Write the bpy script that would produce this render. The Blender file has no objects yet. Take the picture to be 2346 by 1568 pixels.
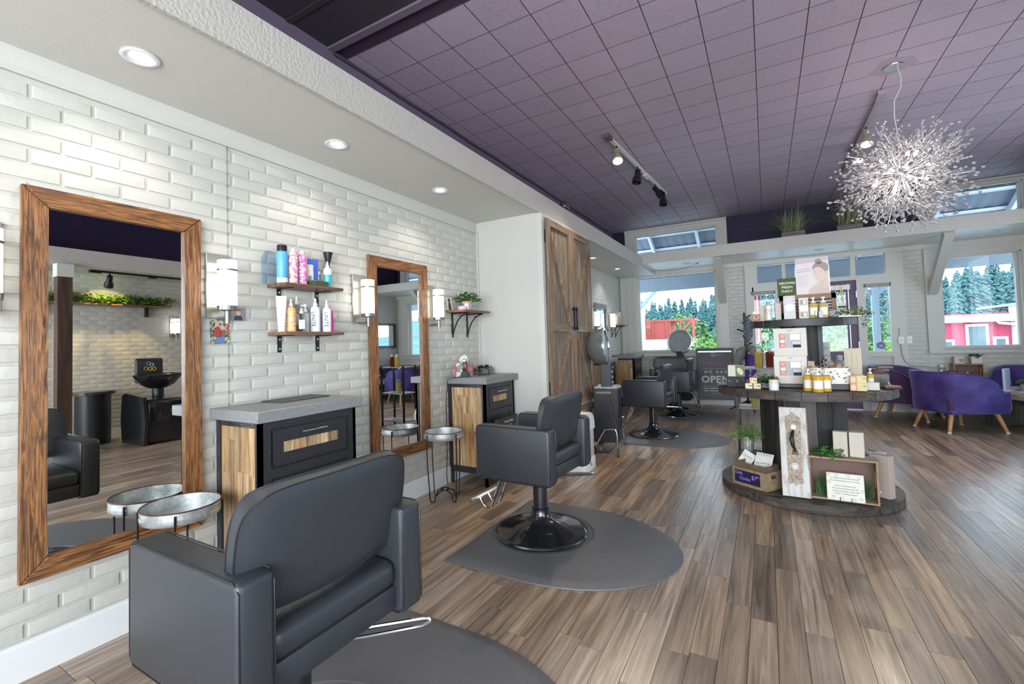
import bpy, bmesh, math, random
from mathutils import Matrix, Vector, Euler
R = math.radians
PI = math.pi
rnd = random.Random(7)
SC = bpy.context.scene
COL = SC.collection

# ------------------------------------------------------------------ camera
cam_d = bpy.data.cameras.new('camera')
cam = bpy.data.objects.new('camera', cam_d)
COL.objects.link(cam)
_p, _y, _r = 0.0361, -0.5306, -0.0293
_f = Vector((math.sin(_y)*math.cos(_p), math.cos(_y)*math.cos(_p), math.sin(_p)))
_rt = Vector((math.cos(_y), -math.sin(_y), 0)); _up = _rt.cross(_f)
_r2 = math.cos(_r)*_rt + math.sin(_r)*_up; _u2 = -math.sin(_r)*_rt + math.cos(_r)*_up
cam.matrix_world = Matrix(((_r2.x, _u2.x, -_f.x, 2.422), (_r2.y, _u2.y, -_f.y, 0.0), (_r2.z, _u2.z, -_f.z, 1.1898), (0, 0, 0, 1)))
cam_d.sensor_width = 36.0
cam_d.lens = 1057.0/2346*36
cam_d.shift_x = (1173.0-1135.3)/2346
cam_d.shift_y = (748.3-784.0)/2346
cam_d.clip_start = 0.02; cam_d.clip_end = 600
SC.camera = cam

# ------------------------------------------------------------------ world, sun, daylight portals, added fill lamps, exposure
SC.view_settings.view_transform = 'Standard'
SC.view_settings.look = 'None'
SC.view_settings.gamma = 1.0
SC.view_settings.use_curve_mapping = False
SC.view_settings.exposure = 0.56
SC.cycles.max_bounces = 8
SC.cycles.diffuse_bounces = 4
SC.cycles.glossy_bounces = 4
SC.cycles.transmission_bounces = 6
SC.cycles.transparent_max_bounces = 8
SC.cycles.sample_clamp_indirect = 6.0
SC.cycles.caustics_reflective = False
SC.cycles.caustics_refractive = False
SC.cycles.use_denoising = True

world = bpy.data.worlds.new('sky')
SC.world = world
world.use_nodes = True
_nt = world.node_tree
_bg = _nt.nodes['Background']
_tc = _nt.nodes.new('ShaderNodeTexCoord'); _sp = _nt.nodes.new('ShaderNodeSeparateXYZ'); _rp = _nt.nodes.new('ShaderNodeValToRGB')
_nt.links.new(_tc.outputs['Generated'], _sp.inputs[0]); _nt.links.new(_sp.outputs['Z'], _rp.inputs['Fac']); _nt.links.new(_rp.outputs['Color'], _bg.inputs['Color'])
_rp.color_ramp.elements[0].position = 0.0; _rp.color_ramp.elements[0].color = (0.72, 0.87, 1.0, 1)
_rp.color_ramp.elements[1].position = 0.9; _rp.color_ramp.elements[1].color = (0.45, 0.70, 1.0, 1)
_bg.inputs['Strength'].default_value = 4.6

def light(name, kind, loc, energy, color=(1, 1, 1), rot=(0, 0, 0), **kw):
    d = bpy.data.lights.new(name, kind); d.energy = energy; d.color = color
    for k, v in kw.items(): setattr(d, k, v)
    o = bpy.data.objects.new(name, d); COL.objects.link(o); o.location = loc; o.rotation_euler = rot
    return o
def portal(name, loc, rot, sx, sy):
    o = light(name, 'AREA', loc, 1, rot=rot, shape='RECTANGLE', size=sx, size_y=sy)
    o.data.cycles.is_portal = True
    return o
XR, YB, YF, ZC = 5.75, 8.93, -2.6, 3.266     # right wall, back wall, front wall, ceiling
portal('daylight_portal', (1.0, YB+.12, 1.65), (R(-90), 0, 0), 1.4, 1.45)
portal('daylight_portal', (5.0, YB+.12, 1.6), (R(-90), 0, 0), .82, 1.4)
portal('daylight_portal', (1.0, YB+.12, 2.94), (R(-90), 0, 0), 1.5, .42)
portal('daylight_portal', (4.95, YB+.12, 2.94), (R(-90), 0, 0), .9, .42)
portal('daylight_portal', (XR+.12, 5.7, 1.6), (0, R(90), 0), 1.8, 2.8)  # sky portal of the added right-wall window
light('shop_front_fill', 'AREA', (3.0, YF+.03, 1.55), 240, (.93, .96, 1.0), (R(90), 0, 0), shape='RECTANGLE', size=4.5, size_y=2.0)  # unseen fill lamp behind the camera, added to brighten the room evenly
light('side_fill', 'AREA', (XR-.03, -.4, 1.6), 28, (.90, .95, 1.0), (0, R(90), 0), shape='RECTANGLE', size=1.9, size_y=3.1)  # second added fill lamp, out of view on the right

# ------------------------------------------------------------------ materials
MATS = {}
def mat(name, col, rough=.5, metal=0., bump=0., bscale=60., var=0., vscale=8., emit=0., ecol=None, trans=0., coat=0., spec=.5, isl=0., ior=1.45, alpha=1., stretch=(1, 1, 1), col2=None, sheen=0.):
    if name in MATS: return MATS[name]
    m = bpy.data.materials.new(name); m.use_nodes = True; MATS[name] = m
    nt = m.node_tree; n = nt.nodes; l = nt.links; b = n['Principled BSDF']
    c = tuple(col)+(1,)
    b.inputs['Base Color'].default_value = c; b.inputs['Roughness'].default_value = rough; b.inputs['Metallic'].default_value = metal
    b.inputs['Specular IOR Level'].default_value = spec; b.inputs['Transmission Weight'].default_value = trans; b.inputs['Coat Weight'].default_value = coat
    b.inputs['IOR'].default_value = ior; b.inputs['Alpha'].default_value = alpha
    if sheen: b.inputs['Sheen Weight'].default_value = sheen; b.inputs['Sheen Roughness'].default_value = .4
    if emit:
        b.inputs['Emission Color'].default_value = tuple(ecol or col)+(1,); b.inputs['Emission Strength'].default_value = emit
    geo = n.new('ShaderNodeNewGeometry') if (isl or var or bump) else None
    if var or bump:
        mp = n.new('ShaderNodeMapping'); mp.inputs['Scale'].default_value = stretch; l.new(geo.outputs['Position'], mp.inputs['Vector'])
    if var or isl:
        mx = n.new('ShaderNodeMix'); mx.data_type = 'RGBA'
        c2 = col2 if col2 else tuple(x*(1-.75*max(var, isl)) for x in col)
        mx.inputs[6].default_value = c; mx.inputs[7].default_value = tuple(c2)+(1,)
        if var:
            nz = n.new('ShaderNodeTexNoise'); nz.inputs['Scale'].default_value = vscale; nz.inputs['Detail'].default_value = 5; l.new(mp.outputs[0], nz.inputs['Vector'])
            rp = n.new('ShaderNodeMapRange'); rp.inputs[1].default_value = .35; rp.inputs[2].default_value = .68; l.new(nz.outputs['Fac'], rp.inputs[0]); src = rp.outputs[0]
        if isl:
            oi = n.new('ShaderNodeObjectInfo'); ad = n.new('ShaderNodeMath'); ad.operation = 'ADD'; l.new(geo.outputs['Random Per Island'], ad.inputs[0]); l.new(oi.outputs['Random'], ad.inputs[1])
            fr = n.new('ShaderNodeMath'); fr.operation = 'FRACT'; l.new(ad.outputs[0], fr.inputs[0])
            if var:
                av = n.new('ShaderNodeMath'); av.operation = 'MULTIPLY'; l.new(src, av.inputs[0]); l.new(fr.outputs[0], av.inputs[1]); src = av.outputs[0]
            else: src = fr.outputs[0]
        l.new(src, mx.inputs[0]); l.new(mx.outputs[2], b.inputs['Base Color'])
    if bump:
        nb = n.new('ShaderNodeTexNoise'); nb.inputs['Scale'].default_value = bscale; nb.inputs['Detail'].default_value = 3; l.new(mp.outputs[0], nb.inputs['Vector'])
        bp = n.new('ShaderNodeBump'); bp.inputs['Strength'].default_value = bump; bp.inputs['Distance'].default_value = .01; l.new(nb.outputs['Fac'], bp.inputs['Height']); l.new(bp.outputs[0], b.inputs['Normal'])
    return m

def wood(name, cols, axis='x', scale=18., rough=.5, isl=.0, bump=.25, long=.06, coat=0., spec=.5, isl_cols=None, ringed=0.):
    """grain along `axis`; cols = dark..light stops; isl shifts tone per board"""
    if name in MATS: return MATS[name]
    m = bpy.data.materials.new(name); m.use_nodes = True; MATS[name] = m
    nt = m.node_tree; n = nt.nodes; l = nt.links; b = n['Principled BSDF']
    b.inputs['Roughness'].default_value = rough; b.inputs['Coat Weight'].default_value = coat; b.inputs['Specular IOR Level'].default_value = spec; b.inputs['Coat Roughness'].default_value = .15
    geo = n.new('ShaderNodeNewGeometry'); oi = n.new('ShaderNodeObjectInfo')
    ad = n.new('ShaderNodeMath'); ad.operation = 'ADD'; l.new(geo.outputs['Random Per Island'], ad.inputs[0]); l.new(oi.outputs['Random'], ad.inputs[1])
    fr = n.new('ShaderNodeMath'); fr.operation = 'FRACT'; l.new(ad.outputs[0], fr.inputs[0])
    mp = n.new('ShaderNodeMapping'); s = [scale]*3; s['xyz'.index(axis)] = scale*long; mp.inputs['Scale'].default_value = s
    sh = n.new('ShaderNodeVectorMath'); sh.operation = 'SCALE'; sh.inputs[0].default_value = (7.3, 11.1, 5.7); l.new(fr.outputs[0], sh.inputs['Scale'])
    va = n.new('ShaderNodeVectorMath'); va.operation = 'ADD'; l.new(geo.outputs['Position'], va.inputs[0]); l.new(sh.outputs[0], va.inputs[1]); l.new(va.outputs[0], mp.inputs['Vector'])
    nz = n.new('ShaderNodeTexNoise'); nz.inputs['Scale'].default_value = 1.; nz.inputs['Detail'].default_value = 8; nz.inputs['Roughness'].default_value = .65; nz.inputs['Distortion'].default_value = .6+ringed; l.new(mp.outputs[0], nz.inputs['Vector'])
    rp = n.new('ShaderNodeValToRGB'); e = rp.color_ramp.elements
    while len(e) < len(cols): e.new(.5)
    for i, c in enumerate(cols): e[i].position = .30+.42*i/(len(cols)-1); e[i].color = tuple(c)+(1,)
    l.new(nz.outputs['Fac'], rp.inputs['Fac'])
    out = rp.outputs['Color']
    if isl:
        r2 = n.new('ShaderNodeValToRGB'); e2 = r2.color_ramp.elements; ic = isl_cols or [(1-isl,)*3, (1, 1, 1)]
        while len(e2) < len(ic): e2.new(.5)
        for i, c in enumerate(ic): e2[i].position = i/(len(ic)-1); e2[i].color = tuple(c)+(1,)
        l.new(fr.outputs[0], r2.inputs['Fac'])
        mx = n.new('ShaderNodeMix'); mx.data_type = 'RGBA'; mx.blend_type = 'MULTIPLY'; mx.inputs[0].default_value = 1.
        l.new(out, mx.inputs[6]); l.new(r2.outputs['Color'], mx.inputs[7]); out = mx.outputs[2]
    l.new(out, b.inputs['Base Color'])
    if bump:
        bp = n.new('ShaderNodeBump'); bp.inputs['Strength'].default_value = bump; bp.inputs['Distance'].default_value = .004; l.new(nz.outputs['Fac'], bp.inputs['Height']); l.new(bp.outputs[0], b.inputs['Normal'])
    return m

# ------------------------------------------------------------------ mesh helpers
class MB:
    def __init__(s): s.v = []; s.f = []; s.m = []; s.mi = 0; s.M = None
    def add(s, vs, fs, M=None):
        k = len(s.v)
        for M_ in (M, s.M):
            if M_ is not None: vs = [M_ @ Vector(q) for q in vs]
        s.v += [tuple(q) for q in vs]; s.f += [tuple(i+k for i in f) for f in fs]; s.m += [s.mi]*len(fs); return s
    def box(s, x0, x1, y0, y1, z0, z1, M=None):
        vs = [(x, y, z) for x in (x0, x1) for y in (y0, y1) for z in (z0, z1)]
        return s.add(vs, [(0, 1, 3, 2), (4, 6, 7, 5), (0, 4, 5, 1), (2, 3, 7, 6), (0, 2, 6, 4), (1, 5, 7, 3)], M)
    def rbox(s, x0, x1, y0, y1, z0, z1, r=.01, seg=2, M=None):
        bm = bmesh.new(); bmesh.ops.create_cube(bm, size=1)
        for v in bm.verts: v.co = Vector(((x0+x1)/2+v.co.x*(x1-x0), (y0+y1)/2+v.co.y*(y1-y0), (z0+z1)/2+v.co.z*(z1-z0)))
        bmesh.ops.bevel(bm, geom=bm.edges[:], offset=r, segments=seg, affect='EDGES', profile=.5)
        bm.verts.index_update(); s.add([v.co[:] for v in bm.verts], [tuple(v.index for v in f.verts) for f in bm.faces], M); bm.free(); return s
    def bar(s, p, q, w, d=None, up=(0, 0, 1)):
        p = Vector(p); q = Vector(q); z = (q-p); L = z.length; z = z/L; u = Vector(up)
        if abs(z.dot(u)) > .98: u = Vector((1, 0, 0))
        x = u.cross(z).normalized(); y = z.cross(x); d = d or w
        M = Matrix(((x.x, y.x, z.x, p.x), (x.y, y.y, z.y, p.y), (x.z, y.z, z.z, p.z), (0, 0, 0, 1)))
        return s.box(-w/2, w/2, -d/2, d/2, 0, L, M)
    def lathe(s, prof, seg=20, M=None, cap=True):
        vs = []; fs = []
        for r, z in prof:
            for i in range(seg):
                a = 2*PI*i/seg; vs.append((r*math.cos(a), r*math.sin(a), z))
        for j in range(len(prof)-1):
            for i in range(seg):
                a = j*seg+i; b = j*seg+(i+1) % seg; fs.append((a, b, b+seg, a+seg))
        if cap:
            if prof[0][0] > 1e-5: fs.append(tuple(range(seg-1, -1, -1)))
            if prof[-1][0] > 1e-5: fs.append(tuple((len(prof)-1)*seg+i for i in range(seg)))
        return s.add(vs, fs, M)
    def cyl(s, r, z0, z1, seg=16, M=None): return s.lathe([(r, z0), (r, z1)], seg, M)
    def tube(s, pts, r, seg=8, closed=False):
        pts = [Vector(p) for p in pts]; n = len(pts); rs = r if isinstance(r, (list, tuple)) else [r]*n
        vs = []; fs = []; prev = None
        for i, p in enumerate(pts):
            if closed: t = pts[(i+1) % n]-pts[i-1]
            else: t = pts[min(i+1, n-1)]-pts[max(i-1, 0)]
            t = t.normalized() if t.length > 1e-9 else Vector((0, 0, 1))
            if prev is None:
                u = Vector((0, 0, 1)) if abs(t.z) < .9 else Vector((1, 0, 0)); x = u.cross(t).normalized()
            else:
                x = (prev-t*prev.dot(t)); x = x.normalized() if x.length > 1e-6 else Vector((1, 0, 0))
            prev = x; y = t.cross(x)
            for k in range(seg):
                a = 2*PI*k/seg; vs.append(p+x*(rs[i]*math.cos(a))+y*(rs[i]*math.sin(a)))
        for j in range(n if closed else n-1):
            j2 = (j+1) % n
            for k in range(seg):
                fs.append((j*seg+k, j*seg+(k+1) % seg, j2*seg+(k+1) % seg, j2*seg+k))
        if not closed: fs.append(tuple(range(seg-1, -1, -1))); fs.append(tuple((n-1)*seg+k for k in range(seg)))
        return s.add(vs, fs)
    def prism(s, poly, z0, z1, M=None):
        n = len(poly); vs = [(x, y, z0) for x, y in poly]+[(x, y, z1) for x, y in poly]
        fs = [tuple(range(n-1, -1, -1)), tuple(range(n, 2*n))]+[(i, (i+1) % n, n+(i+1) % n, n+i) for i in range(n)]
        return s.add(vs, fs, M)
    def ball(s, c, r, seg=10, rings=6, sc=(1, 1, 1), M=None):
        prof = [(max(1e-6, r*math.sin(PI*i/rings)), -r*math.cos(PI*i/rings)) for i in range(rings+1)]
        T = Matrix.Translation(c) @ Matrix.Diagonal((sc[0], sc[1], sc[2], 1))
        return s.lathe(prof, seg, T if M is None else M @ T, cap=False)
    def mesh(s, name, mats, ang=38):
        me = bpy.data.meshes.new(name); me.from_pydata(s.v, [], s.f); 
        for m_ in (mats if isinstance(mats, (list, tuple)) else [mats]): me.materials.append(m_)
        if len(set(s.m)) > 1: me.polygons.foreach_set('material_index', s.m)
        me.polygons.foreach_set('use_smooth', [True]*len(s.f)); me.update(); me.set_sharp_from_angle(angle=R(ang)); return me
    def build(s, name, mats, parent=None, loc=(0, 0, 0), rot=(0, 0, 0), ang=38, kind=None, label=None):
        return put(name, s.mesh(name, mats, ang), parent, loc, rot, kind, label)

def put(name, me, parent=None, loc=(0, 0, 0), rot=(0, 0, 0), kind=None, label=None, scale=None):
    o = bpy.data.objects.new(name, me); COL.objects.link(o); o.location = loc; o.rotation_euler = rot
    if scale: o.scale = scale
    if parent: o.parent = parent
    if kind: o['kind'] = kind
    if label: o['label'] = label
    return o
def thing(name, label, cat, loc=(0, 0, 0), rotz=0, group=None, rot=None):
    o = bpy.data.objects.new(name, None); COL.objects.link(o); o.empty_display_size = .05
    o.location = loc; o.rotation_euler = rot or (0, 0, rotz)
    return tag(o, label, cat, group)
def tag(o, label, cat, group=None):
    o['label'] = label; o['category'] = cat
    if group: o['group'] = group
    return o
def struct(o): o['kind'] = 'structure'; return o
def dup(root, loc, rotz=None, label=None, group=None):
    r = root.copy(); COL.objects.link(r); r.location = loc
    if rotz is not None: r.rotation_euler = (0, 0, rotz)
    if label: r['label'] = label
    if group: r['group'] = group
    for ch in list(root.children):
        c = ch.copy(); COL.objects.link(c); c.parent = r
        for g in list(ch.children):
            d = g.copy(); COL.objects.link(d); d.parent = c
    return r
def T(x, y, z): return Matrix.Translation((x, y, z))
def RX(a): return Matrix.Rotation(a, 4, 'X')
def RY(a): return Matrix.Rotation(a, 4, 'Y')
def RZ(a): return Matrix.Rotation(a, 4, 'Z')
def text(s, size, m, parent, loc, rot=(R(90), 0, 0), align='CENTER', ext=.0006, shear=0., name='lettering', spacing=1., bold=0., line=1.):
    cu = bpy.data.curves.new(name, 'FONT'); cu.body = s; cu.size = size; cu.align_x = align; cu.align_y = 'CENTER'; cu.extrude = ext; cu.shear = shear
    cu.space_character = spacing; cu.offset = bold; cu.resolution_u = 2; cu.space_line = line
    o = bpy.data.objects.new(name, cu); COL.objects.link(o)
    me = bpy.data.meshes.new_from_object(o); bpy.data.objects.remove(o); bpy.data.curves.remove(cu)
    me.materials.clear(); me.materials.append(m)
    return put(name, me, parent, loc, rot)

# shared materials
M_WALL = mat('painted_brick_white', (.49, .470, .425), .34, bump=.2, bscale=45)
M_JOINT = mat('painted_mortar_white', (.46, .443, .40), .4, bump=.2, bscale=60)
M_PLASTER = mat('plaster_offwhite', (.50, .49, .455), .5, bump=.08, bscale=120)
M_FASCIA = mat('painted_board_taupe', (.46, .425, .39), .28, bump=.5, bscale=70)
M_TRIM = mat('trim_paint_offwhite', (.54, .52, .475), .35)
M_BASE = mat('baseboard_white', (.66, .66, .65), .3)
M_WHITE = mat('white_paint', (.78, .78, .76), .35)
M_PURPLE = mat('deep_purple_wall_paint', (.013, .006, .034), .6, bump=.2, bscale=200)
M_TILE = mat('plum_ceiling_tile', (.40, .32, .385), .5, bump=.35, bscale=160, isl=.15, var=.2, vscale=30)
M_TILEJ = mat('plum_ceiling_joint', (.05, .03, .055), .7)
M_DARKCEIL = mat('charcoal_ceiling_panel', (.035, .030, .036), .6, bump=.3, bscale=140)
M_BATTEN = mat('mauve_batten', (.15, .115, .145), .55)
M_BLACK = mat('satin_black', (.012, .012, .014), .4)
M_BLACKM = mat('black_metal', (.010, .010, .012), .38, metal=.3)
M_CHROME = mat('chrome', (.80, .80, .82), .12, metal=1.)
M_STEEL = mat('brushed_steel', (.55, .54, .53), .33, metal=1., bump=.1, bscale=200)
M_LEATHER = mat('black_vinyl', (.030, .032, .037), .36, bump=.12, bscale=420)
M_LEATHER2 = mat('dark_vinyl_piping', (.012, .012, .015), .4)
M_MIRROR = mat('mirror_glass', (.90, .92, .91), .0, metal=1.)
M_GLASS = mat('window_glass', (1, 1, 1), .0, trans=1., ior=1.0, spec=.5)
M_CLEAR = mat('clear_plastic', (.97, .98, .98), .04, trans=1., ior=1.12)
M_PAPER = mat('white_card', (.74, .71, .66), .6)
M_INK = mat('black_ink', (.02, .02, .02), .7)
M_GREY = mat('grey_ink', (.28, .27, .28), .7)
M_GALV = mat('galvanised_steel', (.60, .62, .62), .38, metal=.75, var=.35, vscale=55, bump=.1, bscale=90)
M_GREEN = mat('leaf_green', (.07, .21, .035), .5, isl=.5)
M_GREEN2 = mat('leaf_dark_green', (.035, .12, .03), .5, isl=.5)
# thin architectural glass: lets daylight straight through, keeps a faint reflection
def thin_glass(name, tint=(.96, .98, .98), fac=.05):
    m = bpy.data.materials.new(name); m.use_nodes = True; nt = m.node_tree; n = nt.nodes
    n.remove(n['Principled BSDF']); t = n.new('ShaderNodeBsdfTransparent'); t.inputs[0].default_value = tuple(tint)+(1,)
    g = n.new('ShaderNodeBsdfGlossy'); g.inputs['Roughness'].default_value = 0.0
    mx = n.new('ShaderNodeMixShader'); fz = n.new('ShaderNodeLayerWeight'); fz.inputs['Blend'].default_value = .12
    md = n.new('ShaderNodeMath'); md.operation = 'MULTIPLY_ADD'; md.inputs[1].default_value = .6; md.inputs[2].default_value = fac*.4
    nt.links.new(fz.outputs['Facing'], md.inputs[0]); md.inputs[1].default_value = .35
    nt.links.new(md.outputs[0], mx.inputs[0]); nt.links.new(t.outputs[0], mx.inputs[1]); nt.links.new(g.outputs[0], mx.inputs[2]); nt.links.new(mx.outputs[0], n['Material Output'].inputs['Surface'])
    return m
M_GLASS = thin_glass('window_glass_thin')
M_CLEAR = thin_glass('clear_plastic_thin', (.93, .95, .95), .1)
M_JAR = thin_glass('clear_bottle_glass', (.86, .89, .88), .12)

# ---- floor: strips of laminate laid along the room
floor = struct(MB().box(-.05, XR+.05, YF-.05, YB+.05, -.12, -.004).build('floor', mat('floor_joint', (.05, .035, .028), .6)))
def floor_mat():
    m = wood('laminate_plank', [(.085, .062, .049), (.22, .162, .122), (.34, .262, .205), (.48, .395, .32)], 'y', 42., rough=.30, isl=1., bump=.08, long=.045,
             isl_cols=[(.45, .42, .40), (1.1, 1.0, .88), (.70, .62, .54), (1.2, 1.16, 1.12), (.58, .56, .58), (1.15, 1.0, .82)], spec=1., coat=0)
    return m
M_PLANK = floor_mat()
unit = MB().box(-.5, .5, -.5, .5, -.5, .5)
pl_me = MB().box(-.5, .5, -.5, .5, -.004, 0).mesh('plank', M_PLANK)
planks = []
SW = .0963
x = 0.0; r_ = random.Random(3)
while x < XR-.02:
    y = YF + r_.random()*.5
    planks.append((x, YF, y))
    while y < YB:
        L = r_.choice((.38, .52, .66, .8, 1.0, 1.2)); planks.append((x, y, min(y+L, YB))); y += L
    x += SW
def pkey(p):
    dx = p[0]+SW/2-2.42; ym = (p[1]+p[2])/2
    vis = (-.506*dx+.862*ym)
    return (vis < .9, math.hypot(dx, ym))
planks = [p for p in planks if p[2]-p[1] > .03]
planks.sort(key=pkey)
for i, (px_, y0, y1) in enumerate(planks[:300]):
    put('plank', pl_me, floor, (px_+SW/2, (y0+y1)/2, 0), scale=(SW-.0018, y1-y0-.002, 1))
mb = MB()
for px_, y0, y1 in planks[300:]: mb.box(px_+.0009, px_+SW-.0009, y0+.001, y1-.001, -.004, 0)
mb.build('planks', M_PLANK, floor, kind='stuff')

# ---- left wall with painted brick
wall_left = struct(MB().box(-.25, -.003, YF, YB, 0, 2.55).build('wall_left', M_JOINT))
MB().box(-.25, -.10, YF, YB, 2.55, ZC).build('upper_wall', mat('mauve_upper_wall', (.12, .085, .13), .6), wall_left)
MB().box(-.003, .001, YF, 3.81, 2.2833, 2.373).build('frieze', M_PLASTER, wall_left)
MB().box(-.003, .012, YF, 3.80, 2.270, 2.290).build('batten', M_WALL, wall_left)
MB().box(-.003, .0045, 1.367, 1.3685, .14, 2.27).build('panel_seam', mat('seam_grey', (.22, .21, .20), .6), wall_left)
CO, BL, GAP = .0640, .196, .0135
def brick_mesh(name, L, H, D=.0024):
    r = .006; mb = MB(); y, z = L/2, H/2
    vs = [(-.003, -y, -z), (-.003, y, -z), (-.003, y, z), (-.003, -y, z)]
    a = [(D, -y+r, -z+r), (D, y-r, -z+r), (D, y-r, z-r), (D, -y+r, z-r)]
    b = [(D*.55, -y+r*.25, -z+r*.25), (D*.55, y-r*.25, -z+r*.25), (D*.55, y-r*.25, z-r*.25), (D*.55, -y+r*.25, z-r*.25)]
    v = vs+b+a; f = [(8, 9, 10, 11)]
    for k in range(4):
        k2 = (k+1) % 4; f += [(k, k2, 4+k2, 4+k), (4+k, 4+k2, 8+k2, 8+k)]
    return mb.add(v, f)
bm_full = [brick_mesh('b', BL-GAP, CO-GAP, d).mesh('brick', M_WALL, 18) for d in (.0024, .0030, .0020)]
def courses(y0, y1, z1, z0=.14):
    out = []; j = 0
    while z0+j*CO+CO < z1+.02:
        z = z0+j*CO; y = y0-(BL/2 if j % 2 else 0)
        while y < y1:
            a, b = max(y, y0), min(y+BL, y1)
            if b-a > .04 and z+CO-GAP/2 < z1+.03: out.append((a, b, z, min(z+CO, z1)))
            y += BL
        j += 1
    return out
cs = courses(.22, 3.80, 2.27)
def hidden(c):
    ym, zm = (c[0]+c[1])/2, (c[2]+c[3])/2
    return (.62 < ym < 1.19 and .42 < zm < 1.8) or (2.4 < ym < 2.95 and .42 < zm < 1.8) or (1.36 < ym < 1.88 and zm < .86) or (ym > 3.3 and zm < .86)
cs.sort(key=lambda c: (hidden(c), math.dist((2.42, 0, 1.19), (0, (c[0]+c[1])/2, (c[2]+c[3])/2))))
for i, (a, b, z0, z1) in enumerate(cs[:300]):
    put('brick', bm_full[i % 3], wall_left, (0, (a+b)/2, (z0+z1)/2), scale=(1, (b-a-GAP)/(BL-GAP), (z1-z0-GAP)/(CO-GAP)))
def bricks_joined(lst, M=None):
    mb = MB()
    for a, b, z0, z1 in lst:
        k = brick_mesh('b', b-a-GAP, z1-z0-GAP); mb.add(k.v, k.f, T(0, (a+b)/2, (z0+z1)/2) if M is None else M @ T(0, (a+b)/2, (z0+z1)/2))
    return mb
bricks_joined(cs[300:]+courses(YF, .22, 2.27)+courses(5.12, YB-.01, 2.36)).build('bricks', M_WALL, wall_left, kind='stuff', ang=18)
struct(MB().box(0, .016, YF, 3.81, 0, .125).box(.0, .012, YF, 3.81, .125, .14).build('baseboard_left', M_BASE))

# ---- ceiling: plum 12 inch tiles, dark plain panels at the near end
ceiling = struct(MB().box(-.25, XR+.1, YF, YB+.1, ZC+.006, ZC+.15).build('ceiling', M_TILEJ))
TS = .3049
tl = MB(); e = .0017; h = TS/2-e
tl.add([(-h, -h, .006), (h, -h, .006), (h, h, .006), (-h, h, .006), (-h, -h, .003), (h, -h, .003), (h, h, .003), (-h, h, .003), (-h+.001, -h+.001, 0), (h-.001, -h+.001, 0), (h-.001, h-.001, 0), (-h+.001, h-.001, 0)],
       [(11, 10, 9, 8)]+[(a, a+4, (a+1) % 4+4, (a+1) % 4) for a in range(4)]+[(a+4, a+8, (a+1) % 4+8, (a+1) % 4+4) for a in range(4)])
tl.m = [0]+[1]*8
t_me = tl.mesh('ceiling_tile', [M_TILE, M_TILEJ], 12)
tiles = []
i0 = -6
for i in range(i0, 15):
    for j in range(-2, 20):
        cx, cy = 1.5238+(i+.5)*TS, 2.9055+(j+.5)*TS
        x0, x1, y0, y1 = max(cx-TS/2, -.10), min(cx+TS/2, XR), max(cy-TS/2, 2.17), min(cy+TS/2, YB)
        if x1-x0 > .03 and y1-y0 > .03: tiles.append((x0, x1, y0, y1))
def tkey(t):
    x_, y_ = (t[0]+t[1])/2, (t[2]+t[3])/2; d = -.506*(x_-2.42)+.862*y_; s = (.862*(x_-2.42)+.506*y_)/max(d, .1)
    return (abs(s) > 1.25, math.hypot(x_-2.42, y_))
tiles.sort(key=tkey)
tj = MB()
for k, (x0, x1, y0, y1) in enumerate(tiles):
    M = T((x0+x1)/2, (y0+y1)/2, ZC) @ Matrix.Diagonal(((x1-x0)/TS, (y1-y0)/TS, 1, 1))
    if k < 300:
        put('ceiling_tile', t_me, ceiling, ((x0+x1)/2, (y0+y1)/2, ZC), scale=((x1-x0)/TS, (y1-y0)/TS, 1))
    else:
        tj.add(tl.v, tl.f, M); tj.m[-9:] = tl.m
tj.build('ceiling_tiles', [M_TILE, M_TILEJ], ceiling, kind='stuff', ang=18)
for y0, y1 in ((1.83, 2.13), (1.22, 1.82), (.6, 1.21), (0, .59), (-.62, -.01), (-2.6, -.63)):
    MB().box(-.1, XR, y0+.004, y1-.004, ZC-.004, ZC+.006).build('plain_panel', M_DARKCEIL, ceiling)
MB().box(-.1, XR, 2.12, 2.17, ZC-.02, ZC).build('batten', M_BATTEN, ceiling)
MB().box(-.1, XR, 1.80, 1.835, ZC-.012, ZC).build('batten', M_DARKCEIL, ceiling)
MB().tube([(-.085, 2.17+k*.34, ZC-.03+.006*math.sin(k*2.1)) for k in range(20)], .011, 6).build('cable_cover', M_TILEJ, ceiling)

# ---- dropped soffit over the stations, with its fascia board
soff = struct(MB().box(-.1, .67, YF, YB, 2.373, 2.53).build('trim_1', mat('soffit_offwhite', (.60, .59, .55), .5, bump=.06, bscale=120)))
MB().box(.665, .6855, YF, YB, 2.366, 2.5524).build('fascia_board', M_FASCIA, soff)
# ---- closet block
clo = struct(MB().box(-.003, .69, 3.81, 5.12, 0, 2.373).build('wall_closet', M_PLASTER))
MB().box(.655, .705, 3.803, 3.855, 0, 2.36).build('corner_casing', M_TRIM, clo)
MB().box(.69, .705, 3.855, 5.12, 2.335, 2.366).build('head_casing', M_TRIM, clo)
MB().box(.69, .70, 5.075, 5.125, 0, 2.34).build('side_casing', M_TRIM, clo)
MB().box(0, .02, 3.79, 3.812, .14, 2.28).build('corner_bead', M_WALL, clo)

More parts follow.
